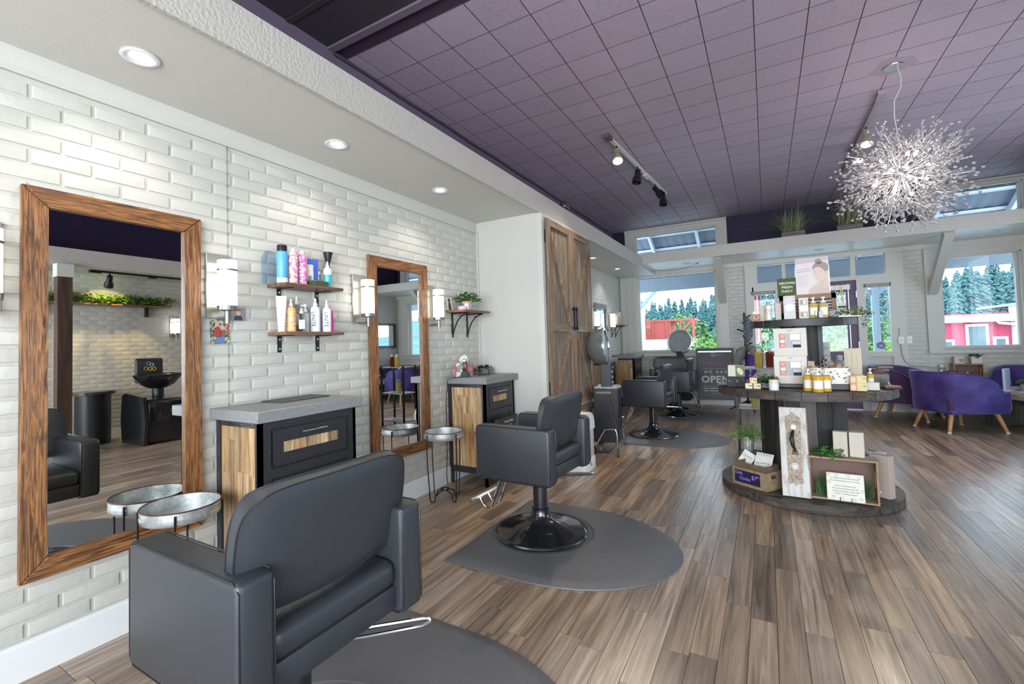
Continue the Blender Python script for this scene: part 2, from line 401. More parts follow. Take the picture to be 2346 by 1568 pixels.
# ---- back wall
W1 = (.32, 1.69, .95, 2.365); T1 = (.32, 1.73, 2.74, 3.15); W3 = (4.60, 5.42, .94, 2.24); T3 = (4.56, 5.48, 2.79, 3.19); DU = (2.24, 4.10, 0, 2.45)
def wall_with_holes(y0, y1, x0, x1, z0, z1, holes, mb):
    xs = sorted({x0, x1, *[h[0] for h in holes], *[h[1] for h in holes]}); 
    for a, b in zip(xs, xs[1:]):
        zc = z0; 
        hs = sorted([h for h in holes if h[0] <= a+1e-6 and h[1] >= b-1e-6 and h[3] > z0 and h[2] < z1], key=lambda h: h[2])
        for h in hs:
            if h[2] > zc+1e-6: mb.box(a, b, y0, y1, zc, h[2])
            zc = h[3]
        if zc < z1-1e-6: mb.box(a, b, y0, y1, zc, z1)
    return mb
wb = struct(wall_with_holes(YB, YB+.16, -.25, XR+.2, 0, 2.5, [W1, W3, DU], MB()).build('wall_back', M_JOINT))
wall_with_holes(YB, YB+.16, -.25, XR+.2, 2.5, ZC+.1, [T1, T3], MB()).build('upper_wall', M_PURPLE, wb)
MBK = T(0, YB, 0) @ RZ(R(-90))
lst = []
for x0, x1, zt, zb in ((1.83, 2.13, 2.30, .13), (4.16, 4.43, 2.40, .13), (.0, 1.83, .84, .13), (4.43, 5.70, .84, .13)):
    j = 0
    while zb+j*CO+CO < zt+.02:
        xx = x0-(BL/2 if j % 2 else 0)
        while xx < x1:
            a, b = max(xx, x0), min(xx+BL, x1)
            if b-a > .04: lst.append((a, b, zb+j*CO, zb+(j+1)*CO))
            xx += BL
        j += 1
bricks_joined(lst, MBK).build('bricks', M_WALL, wb, kind='stuff', ang=18)
struct(MB().box(0, 2.2, YB-.016, YB, 0, .125).box(3.66, XR, YB-.016, YB, 0, .125).build('baseboard_back', M_BASE))

def casing(parent, x0, x1, z0, z1, l, r, t, b, d=.022, m=None):
    m = m or M_TRIM
    for n_, a in (('casing', (x0-l, x0, z0-b, z1+t)), ('casing', (x1, x1+r, z0-b, z1+t)), ('casing', (x0, x1, z1, z1+t)), ('casing', (x0, x1, z0-b, z0))):
        if a[1]-a[0] > .002 and a[3]-a[2] > .002: MB().box(a[0], a[1], YB-d, YB, a[2], a[3]).build(n_, m, parent)
def window(n, H, l=.09, r=.09, t=.07, b=.08, sash=.05, label=None):
    x0, x1, z0, z1 = H
    w = struct(MB().box(x0-.001, x1+.001, YB+.10, YB+.106, z0-.001, z1+.001).build('window_%d' % n, M_GLASS))
    casing(w, x0, x1, z0, z1, l, r, t, b)
    for a in ((x0, x0+sash, z0, z1), (x1-sash, x1, z0, z1), (x0+sash, x1-sash, z0, z0+sash*.6), (x0+sash, x1-sash, z1-sash*.6, z1)):
        MB().box(a[0], a[1], YB+.075, YB+.13, a[2], a[3]).build('sash_rail', M_TRIM, w)
    MB().box(x0, x0+.012, YB, YB+.12, z0, z1).box(x1-.012, x1, YB, YB+.12, z0, z1).box(x0, x1, YB, YB+.12, z0, z0+.008).box(x0, x1, YB, YB+.12, z1-.012, z1).build('jamb', M_TRIM, w)
    return w
w1 = window(1, W1, l=.30, r=.14, t=.06, b=.01, sash=.035)
MB().box(.0, 1.84, YB-.05, YB, .862, .905).build('sill', M_TRIM, w1); MB().box(0, 1.84, YB-.04, YB, .80, .862).build('apron', mat('apron_grey', (.33, .30, .27), .5), w1)
MB().box(.02, .10, YB-.035, YB-.022, .9, 2.36).build('casing_rib', M_TRIM, w1); MB().box(.15, .165, YB-.035, YB-.022, .9, 2.36).build('casing_rib', M_TRIM, w1); MB().box(.255, .275, YB-.035, YB-.022, .9, 2.36).build('casing_rib', M_TRIM, w1)
w2 = window(2, T1, l=.18, r=.17, t=.105, b=.1, sash=.02)
MB().box(.138, 1.90, YB-.05, YB-.02, 3.225, 3.262).build('casing_cap', M_TRIM, w2)
w3 = window(3, W3, l=.15, r=.21, t=.2, b=.01, sash=.04)
MB().box(4.43, 5.72, YB-.05, YB, .862, .90).build('sill', M_TRIM, w3)
for k in range(5): MB().box(4.62, 5.40, YB-.034, YB-.021, 2.26+k*.035, 2.285+k*.035).build('casing_rib', M_TRIM, w3)
w4 = window(4, T3, l=.14, r=.14, t=.07, b=.1, sash=.02)
MB().box(4.4, 5.7, YB-.06, YB-.02, 3.23, 3.262).build('casing_cap', M_TRIM, w4)
# entrance: three transom lights, two sidelights, a purple door
de = struct(MB().box(DU[0]-.10, DU[0], YB-.03, YB+.1, 0, 2.45).build('door_1', M_TRIM))
def fr(x0, x1, z0, z1, name='frame_rail', y0=YB-.02, y1=YB+.1, m=None): return MB().box(x0, x1, y0, y1, z0, z1).build(name, m or M_TRIM, de)
fr(4.10, 4.20, 0, 2.45); fr(2.14, 4.20, 2.425, 2.50)
fr(DU[0], 4.10, 2.0, 2.06); fr(DU[0], 2.325, 2.06, 2.425, 'mullion'); fr(2.68, 2.73, 2.06, 2.425, 'mullion'); fr(3.58, 3.64, 2.06, 2.425, 'mullion'); fr(4.0, 4.10, 2.06, 2.425, 'mullion')
for a, b in ((2.325, 2.68), (2.73, 3.58), (3.64, 4.0)): MB().box(a, b, YB+.05, YB+.055, 2.06, 2.425).build('transom_pane', M_GLASS, de)
fr(2.56, 2.70, 0, 2.0, 'door_post'); fr(3.64, 3.745, 0, 2.0, 'door_post'); fr(4.03, 4.10, 0, 2.0, 'door_post')
fr(DU[0], 2.26, .88, 2.0, 'mullion')
for x0, x1 in ((2.24, 2.56), (3.745, 4.03)):
    fr(x0, x1, 0, .88, 'lower_panel', YB+.01, YB+.08, M_WALL); fr(x0, x1, .82, .90, 'rail'); fr(x0, x1, 1.87, 2.0, 'rail'); fr(x0, x1, .60, .64, 'rail', YB-.02, YB+.01)
    MB().box(x0, x1, YB+.05, YB+.055, .90, 1.87).build('side_pane', M_GLASS, de)
    cy = MB().tube([(x0+.0, YB-.03, 1.90), (x1, YB-.03, 1.90)], .025, 10); cy.build('roller_blind', mat('blind_grey', (.36, .36, .35), .5), de)
    MB().box(x0-.012, x0, YB-.055, YB-.01, 1.875, 1.925).box(x1, x1+.012, YB-.055, YB-.01, 1.875, 1.925).build('blind_bracket', M_BLACK, de)
M_DOOR = mat('purple_door_paint', (.060, .018, .085), .4)
MB().box(2.70, 2.85, YB+.02, YB+.065, .02, 2.0).box(3.51, 3.64, YB+.02, YB+.065, .02, 2.0).box(2.85, 3.51, YB+.02, YB+.065, .02, .90).box(2.85, 3.51, YB+.02, YB+.065, 1.83, 2.0).build('door_leaf', M_DOOR, de)
MB().box(2.85, 3.51, YB+.04, YB+.045, .90, 1.83).build('door_pane', M_GLASS, de)
MB().box(2.80, 3.56, YB-.035, YB+.015, 1.86, 1.935).build('blind_headrail', M_WHITE, de)
for z in (.25, 1.0, 1.78): MB().box(3.632, 3.648, YB-.01, YB+.03, z-.05, z+.05).build('hinge', M_STEEL, de)
MB().box(3.535, 3.545, YB+.01, YB+.02, .3, 1.95).build('closer_strip', mat('pale_blue_metal', (.45, .5, .55), .3, metal=.6), de)
MB().box(2.72, 3.64, YB-.01, YB+.1, 0, .02).build('threshold', mat('grey_threshold', (.4, .4, .42), .4, metal=.5), de)

# ---- display ledge along the back wall, on two struts
led = struct(MB().box(.67, XR, 7.885, YB, 2.44, 2.60).build('trim_2', M_WHITE))
MB().box(.67, XR, 7.865, 7.887, 2.435, 2.605).build('fascia_board', M_FASCIA, led)
MB().box(.67, XR, YB-.037, YB, 2.375, 2.44).build('wall_cleat', M_TRIM, led)
def strut(x, zt, zf):
    MB().bar((x, YB-.04, zf), (x, 8.06, 2.45), .10, .10).build('strut', M_TRIM, led); MB().box(x-.07, x+.07, YB-.035, YB, .90, 2.36).build('strut_post', M_TRIM, led)
strut(1.80, 2.45, 1.80); strut(4.50, 2.45, 1.74)

# ---- right wall and near end (partly seen in the mirrors; unseen windows added to let in fill light)
RW = (-2.0, 1.2, .6, 2.6)
R2 = (4.3, 7.1, .75, 2.5)
wr = struct(MB().box(XR, XR+.16, YF, RW[0], 0, ZC+.1).box(XR, XR+.16, RW[1], R2[0], 0, ZC+.1).box(XR, XR+.16, R2[1], YB, 0, ZC+.1).box(XR, XR+.16, R2[0], R2[1], 0, R2[2]).box(XR, XR+.16, R2[0], R2[1], R2[3], ZC+.1).box(XR, XR+.16, RW[0], RW[1], 0, RW[2]).box(XR, XR+.16, RW[0], RW[1], RW[3], ZC+.1).build('wall_right', M_JOINT))
MBR = T(XR, 0, 0) @ RZ(PI)
bricks_joined([(-b, -a, z0, z1) for a, b, z0, z1 in courses(1.3, 4.18, 2.35)]+[(-b, -a, z0, z1) for a, b, z0, z1 in courses(7.2, YB-.01, 3.2, .72)], MBR).build('bricks', M_WALL, wr, kind='stuff', ang=18)
MB().box(XR-.01, XR, 1.3, YB, 2.62, ZC).build('upper_wall', M_PURPLE, wr)
MB().box(XR-.02, XR, 1.2, YB, 0, .12).build('base_trim', M_BASE, wr)
for k in range(12): MB().rbox(XR-.03, XR-.001, 6.9+k*.165, 7.06+k*.165, .13, .68, .004, 1).build('wainscot_panel', M_PURPLE, wr)
s3 = struct(MB().box(5.02, XR, YF, 4.1, 2.32, 2.50).build('trim_3', M_PLASTER)); MB().box(5.0, 5.022, YF, 4.1, 2.31, 2.52).build('fascia_board', M_FASCIA, s3)
w5 = struct(MB().box(XR+.08, XR+.086, RW[0], RW[1], RW[2], RW[3]).build('window_5', M_GLASS))  # out-of-view window, added to bring more light into the room
for y in (RW[0], -.45, RW[1]-.06): MB().box(XR-.01, XR+.1, y, y+.06, RW[2], RW[3]).build('mullion', M_TRIM, w5)
w7 = struct(MB().box(XR+.08, XR+.086, R2[0], R2[1], R2[2], R2[3]).build('window_7', M_GLASS))  # out-of-view window, added for bluish light on the right of the floor
for y in (R2[0], 5.65, R2[1]-.06): MB().box(XR-.01, XR+.1, y, y+.06, R2[2], R2[3]).build('mullion', M_TRIM, w7)
MB().box(XR-.02, XR, R2[0]-.1, R2[1]+.1, R2[3], R2[3]+.1).box(XR-.02, XR, R2[0]-.1, R2[0], R2[2], R2[3]).box(XR-.02, XR, R2[1], R2[1]+.1, R2[2], R2[3]).box(XR-.05, XR, R2[0]-.1, R2[1]+.1, R2[2]-.04, R2[2]).build('casing', M_TRIM, w7)
FH = (.7, 5.3, .5, 2.6)
wf = struct(MB().box(-.25, FH[0], YF-.16, YF, 0, ZC+.1).box(FH[1], XR+.2, YF-.16, YF, 0, ZC+.1).box(FH[0], FH[1], YF-.16, YF, 0, FH[2]).box(FH[0], FH[1], YF-.16, YF, FH[3], ZC+.1).build('wall_front', M_PLASTER))
w6 = struct(MB().box(FH[0], FH[1], YF-.09, YF-.084, FH[2], FH[3]).build('window_6', M_GLASS))  # unseen front window, added as an opening for flat fill light
for x in (FH[0], 2.2, 3.7, FH[1]-.06): MB().box(x, x+.06, YF-.12, YF+.01, FH[2], FH[3]).build('mullion', M_TRIM, w6)
# ------------------------------------------------------------------ mirrors
FR_COLS = [(.018, .009, .006), (.10, .038, .013), (.30, .125, .036), (.42, .20, .07)]
M_FRZ = wood('rustic_frame_vertical', FR_COLS, 'z', 75, rough=.42, bump=.6, long=.06, ringed=1.2)
M_FRY = wood('rustic_frame_horizontal', FR_COLS, 'y', 75, rough=.42, bump=.6, long=.06, ringed=1.2)
M_FRG = wood('grey_frame', [(.05, .045, .04), (.16, .14, .12), (.26, .23, .2)], 'z', 46, rough=.5, bump=.5)
def mirror(label, y0, y1, z0, z1, group=None, mv=None, mh=None, fw=.075):
    t = thing('wall_mirror', label, 'mirror', (0, (y0+y1)/2, z0))
    w = (y1-y0)/2; h = z1-z0; d = .032
    def rail(pts, m):       # mitred, slightly bevelled moulding
        mb = MB(); n = len(pts); c = Vector((0, sum(p[0] for p in pts)/n, sum(p[1] for p in pts)/n))
        vs = [(0.006, p[0], p[1]) for p in pts]+[(d-.006, p[0], p[1]) for p in pts]
        inn = [Vector((d, p[0], p[1])) for p in pts]; inn = [q+(Vector((d, c.y, c.z))-q).normalized()*.006 for q in inn]
        vs += [tuple(q) for q in inn]
        f = [tuple(range(n-1, -1, -1)), tuple(range(2*n, 3*n))]
        for a in range(2):
            for i in range(n): f.append((a*n+i, a*n+(i+1) % n, (a+1)*n+(i+1) % n, (a+1)*n+i))
        mb.add(vs, f).build('frame_rail', m, t, ang=20)
    mv = mv or M_FRZ; mh = mh or M_FRY
    rail([(-w, 0), (-w+fw, fw), (-w+fw, h-fw), (-w, h)], mv); rail([(w, h), (w-fw, h-fw), (w-fw, fw), (w, 0)], mv)
    rail([(-w, h), (-w+fw, h-fw), (w-fw, h-fw), (w, h)], mh); rail([(w, 0), (w-fw, fw), (-w+fw, fw), (-w, 0)], mh)
    MB().box(.006, .014, -w+fw-.004, w-fw+.004, fw-.004, h-fw+.004).build('glass', M_MIRROR, t)
    return t
mirror('tall rustic brown wood framed mirror nearest the camera, left of the first cabinet', .586, 1.222, .352, 1.844)
mirror('tall rustic brown wood framed mirror between the two wooden tray cabinets', 2.343, 2.985, .352, 1.842)
mirror('grey framed mirror beyond the barn doors, behind the standing hood dryer', 7.30, 7.94, .352, 1.80, mv=M_FRG, mh=M_FRG)

# ------------------------------------------------------------------ sconces
M_OPAL = mat('lit_opal_glass', (1, .97, .92), .3, emit=2.6, ecol=(1, .965, .90))
M_PLATE = mat('sconce_backplate', (.42, .38, .33), .3, metal=.8)
M_DSTEEL = mat('dark_brushed_steel', (.20, .19, .18), .35, metal=.8)
def sconce_parts(t):
    MB().rbox(0.004, .016, -.06, .06, -.165, .165, .003, 1).build('backplate', M_PLATE, t)
    MB().cyl(.044, -.108, .122, 20, T(.095, 0, 0)).build('opal_shade', M_OPAL, t)
    MB().cyl(.0455, .068, .078, 20, T(.095, 0, 0)).build('shade_band', M_DSTEEL, t)
    MB().lathe([(.02, -.132), (.046, -.128), (.046, -.106), (.02, -.104)], 20, T(.095, 0, 0)).build('cup', M_DSTEEL, t)
    MB().cyl(.013, -.195, -.13, 12, T(.095, 0, 0)).bar((.012, 0, -.165), (.10, 0, -.165), .016).build('arm', M_DSTEEL, t)
    return t
s0 = sconce_parts(thing('wall_sconce', 'lit cylinder wall sconce cut by the left picture edge, left of the near mirror', 'lamp', (0, .478, 1.522)))
for y, l in ((1.313, 'lit cylinder wall sconce right of the near mirror, above two photos'), (2.262, 'lit cylinder wall sconce left of the second mirror, beside the bottle shelves'), (3.045, 'lit cylinder wall sconce right of the second mirror, before the corner shelf'),
             (7.18, 'lit cylinder wall sconce left of the grey mirror beyond the barn doors'), (8.06, 'lit cylinder wall sconce right of the grey mirror, beside the far bottle shelf')):
    dup(s0, (0, y, 1.522), label=l)
o = dup(s0, (XR, 3.74, 1.60), PI, 'lit wall sconce on the far brick wall, seen only in the near mirror')

# ------------------------------------------------------------------ recessed downlights
M_LENS = mat('lit_lens', (1, .98, .95), .4, emit=14, ecol=(1, .97, .92)); M_BAFFLE = mat('white_baffle', (.62, .66, .80), .3)
def downlight_parts(t, on=True):
    MB().lathe([(.058, 0), (.066, -.006), (.060, -.009), (.050, -.008)], 28, cap=False).build('trim_ring', M_WHITE, t)
    MB().lathe([(.052, -.007), (.040, -.0015), (.030, -.001)], 28, cap=False).build('baffle', M_BAFFLE, t)
    MB().cyl(.030, -.0035, -.0005, 20).build('lens', M_LENS if on else M_BAFFLE, t)
    return t
d0 = downlight_parts(thing('recessed_downlight', 'round recessed downlight in the soffit, nearest the camera', 'lamp', (.318, .85, 2.373)))
DL = [(.318, .85)]
for y, l in ((1.824, 'round recessed downlight in the soffit above the bottle shelves, second from the camera'), (2.807, 'round recessed downlight in the soffit near the closet side wall'), (6.40, 'round recessed downlight just right of the barn doors'), (7.66, 'round recessed downlight in the far end of the soffit')):
    dup(d0, (.318, y, 2.373), label=l); DL.append((.318, y))
for x, y in DL:
    light('downlight_beam', 'SPOT', (x, y, 2.362), 11, (1, .95, .87), spot_size=R(125), spot_blend=.6, shadow_soft_size=.035)
dz = downlight_parts(thing('recessed_downlight', 'unlit recessed downlight under the ledge above the left back window', 'lamp', (1.31, 8.35, 2.44)), False)
dup(dz, (3.15, 8.36, 2.44), label='unlit recessed downlight under the ledge above the entrance door')
dup(dz, (5.02, 8.25, 2.44), label='unlit recessed downlight under the ledge above the right window')

# ------------------------------------------------------------------ station cabinets
CAB = [(.09, .05, .028), (.33, .22, .125), (.50, .37, .235), (.62, .50, .355)]
ICAB = [(.62, .56, .50), (1.2, 1.15, 1.05), (1.05, .80, .55), (.75, .72, .68), (1.3, 1.25, 1.15), (.95, .85, .7)]
M_PBZ = wood('patchwork_board_vertical', CAB, 'z', 48, rough=.45, isl=1, bump=.15, long=.06, isl_cols=ICAB)
M_PBY = wood('patchwork_board_horizontal', CAB, 'y', 34, rough=.45, isl=1, bump=.1, long=.07, isl_cols=ICAB)
M_TOP = mat('grey_concrete_top', (.235, .235, .235), .42, bump=.25, bscale=180, var=.25, vscale=60)
M_CBLK = mat('black_painted_wood', (.020, .020, .022), .33, bump=.25, bscale=120)
def patch_boards(name_t, x0, x1, y0, y1, z0, z1, axis, seed):
    """short staves of mixed wood filling a rectangle whose normal is `axis`"""
    r = random.Random(seed); u0, u1 = (x0, x1) if axis == 'y' else (y0, y1); n = max(2, round((u1-u0)/.062)); out = []
    for i in range(n):
        a = u0+(u1-u0)*i/n; b = u0+(u1-u0)*(i+1)/n; z = z0
        while z < z1-.01:
            L = r.choice((.14, .22, .3, .45, .6)); ze = min(z1, z+L); 
            if z1-ze < .05: ze = z1
            dd = r.random()*.0012
            mb = MB()
            if axis == 'y': mb.box(a+.0005, b-.0005, y0+dd, y1, z+.0005, ze-.0005)
            else: mb.box(x0, x1-dd, a+.0005, b-.0005, z+.0005, ze-.0005)
            out.append(mb); z = ze
    for mb in out: mb.build('stave', M_PBZ, name_t)
def cabinet(label, y0, y1, depth=.385, opened=False, seed=1):
    t = thing('station_cabinet', label, 'cabinet', (0, y0, 0)); w = y1-y0; d = depth-.035; zt = .85
    MB().rbox(.004, depth, 0, w, zt, .905, .004, 1).build('countertop', M_TOP, t)
    a, b = .03, w-.03
    body = MB().box(.006, d-.012, a+.012, b-.012, .10, zt-.005).build('carcass', M_CBLK, t)
    fr = MB()
    for x in (.006, d-.035): fr.box(x, x+.035, a, a+.02, 0, zt).box(x, x+.035, b-.02, b, 0, zt)
    fr.box(.035, d-.03, a, a+.02, zt-.03, zt).box(.035, d-.03, a, a+.02, .10, .15).box(.05, d-.05, b-.02, b, zt-.05, zt).box(.05, d-.05, b-.02, b, .10, .15)
    fr.box(d-.02, d, a, a+.06, 0, zt).box(d-.02, d, b-.06, b, 0, zt).box(d-.02, d, a+.06, b-.06, zt-.04, zt).box(d-.02, d, a+.06, b-.06, .575, .62).box(d-.02, d, a+.06, b-.06, .10, .15)
    fr.build('frame', M_CBLK, t)
    sp = MB().box(.03, d-.03, a+.0095, a+.0118, .15, zt-.03).build('side_panel', M_CBLK, t)
    patch_boards(sp, .042, d-.036, a+.006, a+.0095, .151, zt-.031, 'y', seed)
    def front(name, z0, z1, inset, M=None):
        p = t
        f = MB(); c, e = a+.068, b-.068; x0 = d-.016; x1 = d+.004; m_ = inset
        f.box(x0, x1, c, c+m_, z0, z1).box(x0, x1, e-m_, e, z0, z1).box(x0, x1, c+m_, e-m_, z1-m_*1.15, z1).box(x0, x1, c+m_, e-m_, z0, z0+m_).box(x0, x0+.008, c+m_, e-m_, z0+m_, z1-m_*1.15)
        o_ = f.build(name, M_CBLK, t)
        patch_boards(o_, x0+.008, x0+.012, c+m_+.001, e-m_-.001, z0+m_+.001, z1-m_*1.15-.001, 'x', seed+5)
        ym = (c+e)/2; zh = z1-m_*.52
        MB().tube([(x1+.022, ym-.075, zh), (x1+.022, ym+.075, zh)], .0048, 8).tube([(x1, ym-.055, zh), (x1+.022, ym-.055, zh)], .006, 8).tube([(x1, ym+.055, zh), (x1+.022, ym+.055, zh)], .006, 8).build('handle', M_STEEL, o_)
        return o_
    front('drawer', .63, .803, .055)
    dr = front('tilt_door', .16, .565, .058)
    if opened:
        dr.rotation_euler = (0, R(9), 0); dr.location = (-.02, 0, .05)
    return t
cabinet('rustic patchwork wood and black station cabinet nearest the camera, right of the near mirror', 1.272, 1.915, .40, seed=3)
cabinet('patchwork station cabinet against the closet wall, lower door tilted open', 3.235, 3.80, .42, True, seed=14)
cabinet('rustic station cabinet beyond the barn doors, partly hidden by the standing hood dryer', 6.60, 7.20, .40, seed=23)
cabinet('rustic station cabinet in the far left corner under the bottle shelf', 8.24, 8.86, .42, seed=31)

# ------------------------------------------------------------------ styling chairs
def chair():
    t = thing('styling_chair', 'black vinyl styling chair nearest the camera, seen from behind', 'chair', (0, 0, 0))
    MB().lathe([(.285, 0), (.287, .008), (.278, .018), (.262, .021), (.245, .024), (.17, .040), (.10, .066), (.062, .10), (.055, .125), (.052, .14)], 48).build('base', mat('black_gloss_base', (.012, .012, .014), .16, coat=.5), t)
    MB().lathe([(.2855, .004), (.2885, .009), (.282, .0175)], 48, cap=False).build('base_rim', mat('dark_chrome', (.25, .25, .27), .18, metal=1), t)
    MB().lathe([(.052, .13), (.054, .15), (.044, .155), (.044, .385)], 24).build('column', mat('black_column', (.014, .014, .016), .22, coat=.3), t)
    MB().box(-.18, .14, -.13, .13, .372, .388).build('seat_plate', M_BLACKM, t)
    MB().rbox(-.265, .20, -.208, .208, .386, .462, .012, 2).build('seat_base', M_LEATHER, t)
    MB().rbox(-.275, .205, -.208, .208, .455, .540, .034, 4).build('seat_cushion', M_LEATHER, t)
    for s in (-1, 1):
        a, b = (.205, .295) if s > 0 else (-.295, -.205)
        o_ = MB().rbox(-.27, .225, a, b, .375, .69, .016, 3).build('armrest', M_LEATHER, t)
        ye = b-.004 if s > 0 else a+.004; yi = a+.004 if s > 0 else b-.004
        for yy, nm in ((ye, 'piping'), (yi, 'piping')):
            c = .02; L = [(-.27+c, .375), (.225-c, .375), (.225, .375+c), (.225, .69-c), (.225-c, .69), (-.27+c, .69), (-.27, .69-c), (-.27, .375+c)]
            mid = (Vector((-.03, .53)))
            MB().tube([(x_*.994-.0002, yy, .5325+(z_-.5325)*.994) for x_, z_ in L], .0022, 6, True).build(nm, M_LEATHER2, o_)
    # backrest: curved padded panel, wider at the top, leaning back
    NU, NV = 20, 14; th = .056
    def pt(u, v, side):
        k = max(abs(u), abs(v)); n_ = 6
        q = k/((abs(u)**n_+abs(v)**n_)**(1/n_)) if k > 1e-6 else 1
        u2, v2 = u*q, v*q
        e = 1-max(abs(u2), abs(v2)); pad = th/2*(1-.45*math.exp(-e*9))
        hw = .243+.022*(1-v2*v2)+.012*(v2+1)/2
        y = u2*hw; z = .712+v2*.150+.012*(u2*u2)*max(0, -v2)
        x = .133+.045*(v2+1)/2 + .022*(1-u2*u2)
        nx = (math.cos(R(13)), -math.sin(R(13)))
        return (x+side*pad*nx[0], y, z+side*pad*nx[1])
    vs = []; f = []
    for side in (1, -1):
        for j in range(NV+1):
            for i in range(NU+1): vs.append(pt(-1+2*i/NU, -1+2*j/NV, side))
    N1 = (NU+1)*(NV+1); id_ = lambda i, j, k: k*N1+j*(NU+1)+i
    for j in range(NV):
        for i in range(NU):
            f.append((id_(i, j, 0), id_(i+1, j, 0), id_(i+1, j+1, 0), id_(i, j+1, 0))); f.append((id_(i, j, 1), id_(i, j+1, 1), id_(i+1, j+1, 1), id_(i+1, j, 1)))
    rim = [(i, 0) for i in range(NU)]+[(NU, j) for j in range(NV)]+[(i, NV) for i in range(NU, 0, -1)]+[(0, j) for j in range(NV, 0, -1)]
    for a, b in zip(rim, rim[1:]+rim[:1]): f.append((id_(*a, 0), id_(*a, 1), id_(*b, 1), id_(*b, 0)))
    bk = MB().add(vs, f).build('backrest', M_LEATHER, t, ang=60)
    for sd in (1, -1): MB().tube([pt(-1+2*i/NU, -1+2*j/NV, sd) for i, j in rim], .0024, 6, True).build('piping', M_LEATHER2, bk)
    for s in (-1, 1):
        p = MB().prism([(s*.212, .655), (s*.155, .648), (s*.172, .572), (s*.212, .566)], .0, .004, T(.150, 0, 0) @ RZ(R(90)) @ RX(R(90)) @ RY(0)).build('back_bracket', M_STEEL, t)
        p.rotation_euler = (0, 0, 0); p.location = (-.002, 0, 0)
        MB().ball((.157, s*.178, .636), .0075, 8, 5).ball((.154, s*.186, .584), .0075, 8, 5).build('bolt', M_CHROME, p)
    # footrest: two bent tubes and a cross bar
    for s in (-1, 1):
        MB().tube([(-.16, s*.05, .383), (-.235, s*.05, .36), (-.30, s*.05, .20), (-.335, s*.05, .115), (-.365, s*.05, .10), (-.40, s*.05, .12), (-.425, s*.05, .16)], .0085, 8).build('footrest_tube', M_CHROME, t)
    MB().tube([(-.43, -.15, .165), (-.43, .15, .165)], .0105, 8).build('foot_bar', M_CHROME, t)
    MB().tube([(.02, .03, .352), (.12, .16, .335), (.215, .30, .315), (.235, .315, .312), (.25, .30, .312), (.24, .27, .314), (.15, .13, .333), (.05, .0, .35)], .006, 8).build('pump_lever', M_CHROME, t)
    MB().box(-.03, .03, -.05, -.02, .33, .372).build('lever_pivot', M_BLACKM, t)
    return t
ch = chair(); ch.location = (1.225, .858, .009)
dup(ch, (1.16, 2.64, .009), R(-3), 'black vinyl styling chair facing the second mirror, beside the tray stand')
dup(ch, (1.18, 5.87, .009), R(-4), 'black vinyl styling chair just beyond the standing hood dryer')
dup(ch, (1.22, 7.50, .009), R(-2), 'black vinyl styling chair farthest away, in front of the welcome sign')
o = dup(ch, (1.0, 8.12, .009), R(96), 'dark vinyl chair behind the farthest styling chair, under the far dryer')

# ------------------------------------------------------------------ anti-fatigue mats
M_MAT = mat('charcoal_rubber_mat', (.105, .103, .11), .36, bump=.2, bscale=300, var=.25, vscale=120)
def mat_thing(label, xl, yc, hx, hy, hw=.55, L=1.15):
    t = thing('floor_mat', label, 'mat', (hx, hy, 0)); N = 72
    poly = [(xl-hx, yc-hw-hy), (xl-hx, yc+hw-hy)]
    poly += [(xl+L-hw*1.25-hx+hw*1.25*math.sin(a), yc+hw*math.cos(a)-hy) for a in [PI*k/28 for k in range(29)]]
    def cast(a):
        d = (math.cos(a), math.sin(a)); best = None
        for i in range(len(poly)):
            p, q = poly[i], poly[(i+1) % len(poly)]; ex, ey = q[0]-p[0], q[1]-p[1]; den = d[0]*ey-d[1]*ex
            if abs(den) < 1e-9: continue
            s_ = (p[0]*ey-p[1]*ex)/den; u = (p[0]*d[1]-p[1]*d[0])/den
            if s_ > 0 and -1e-6 <= u <= 1+1e-6: best = s_ if best is None else min(best, s_)
        return best or .3
    angs = sorted([2*PI*k/N for k in range(N)]+[math.atan2(poly[k][1], poly[k][0]) % (2*PI) for k in (0, 1)])
    rh = lambda D: min(.325, D-.03)
    prof = lambda D: [(D, .001), (D-.003, .006), (max(rh(D)+.016, D-.045), .0175), (max(rh(D)+.008, D-.06), .0185), (rh(D), .0185), (rh(D)-.012, .009), (.0001, .0085)]
    vs = []; f = []; K = 7; n = len(angs)
    for a in angs:
        for r, z in prof(cast(a)): vs.append((r*math.cos(a), r*math.sin(a), z))
    for i in range(n):
        j = (i+1) % n
        for k in range(K-1): f.append((i*K+k, j*K+k, j*K+k+1, i*K+k+1))
    MB().add(vs, f).build('rubber_top', M_MAT, t, ang=30); return t
mat_thing('charcoal half-round floor mat under the nearest styling chair', .87, 1.06, 1.225, .858)
mat_thing('charcoal half-round floor mat under the chair at the second mirror', .84, 2.61, 1.16, 2.64)
mat_thing('charcoal half-round floor mat under the chair beyond the standing dryer', .86, 5.84, 1.18, 5.87, .57)
mat_thing('charcoal half-round floor mat under the farthest styling chair', .90, 7.46, 1.22, 7.50, .55, 1.1)

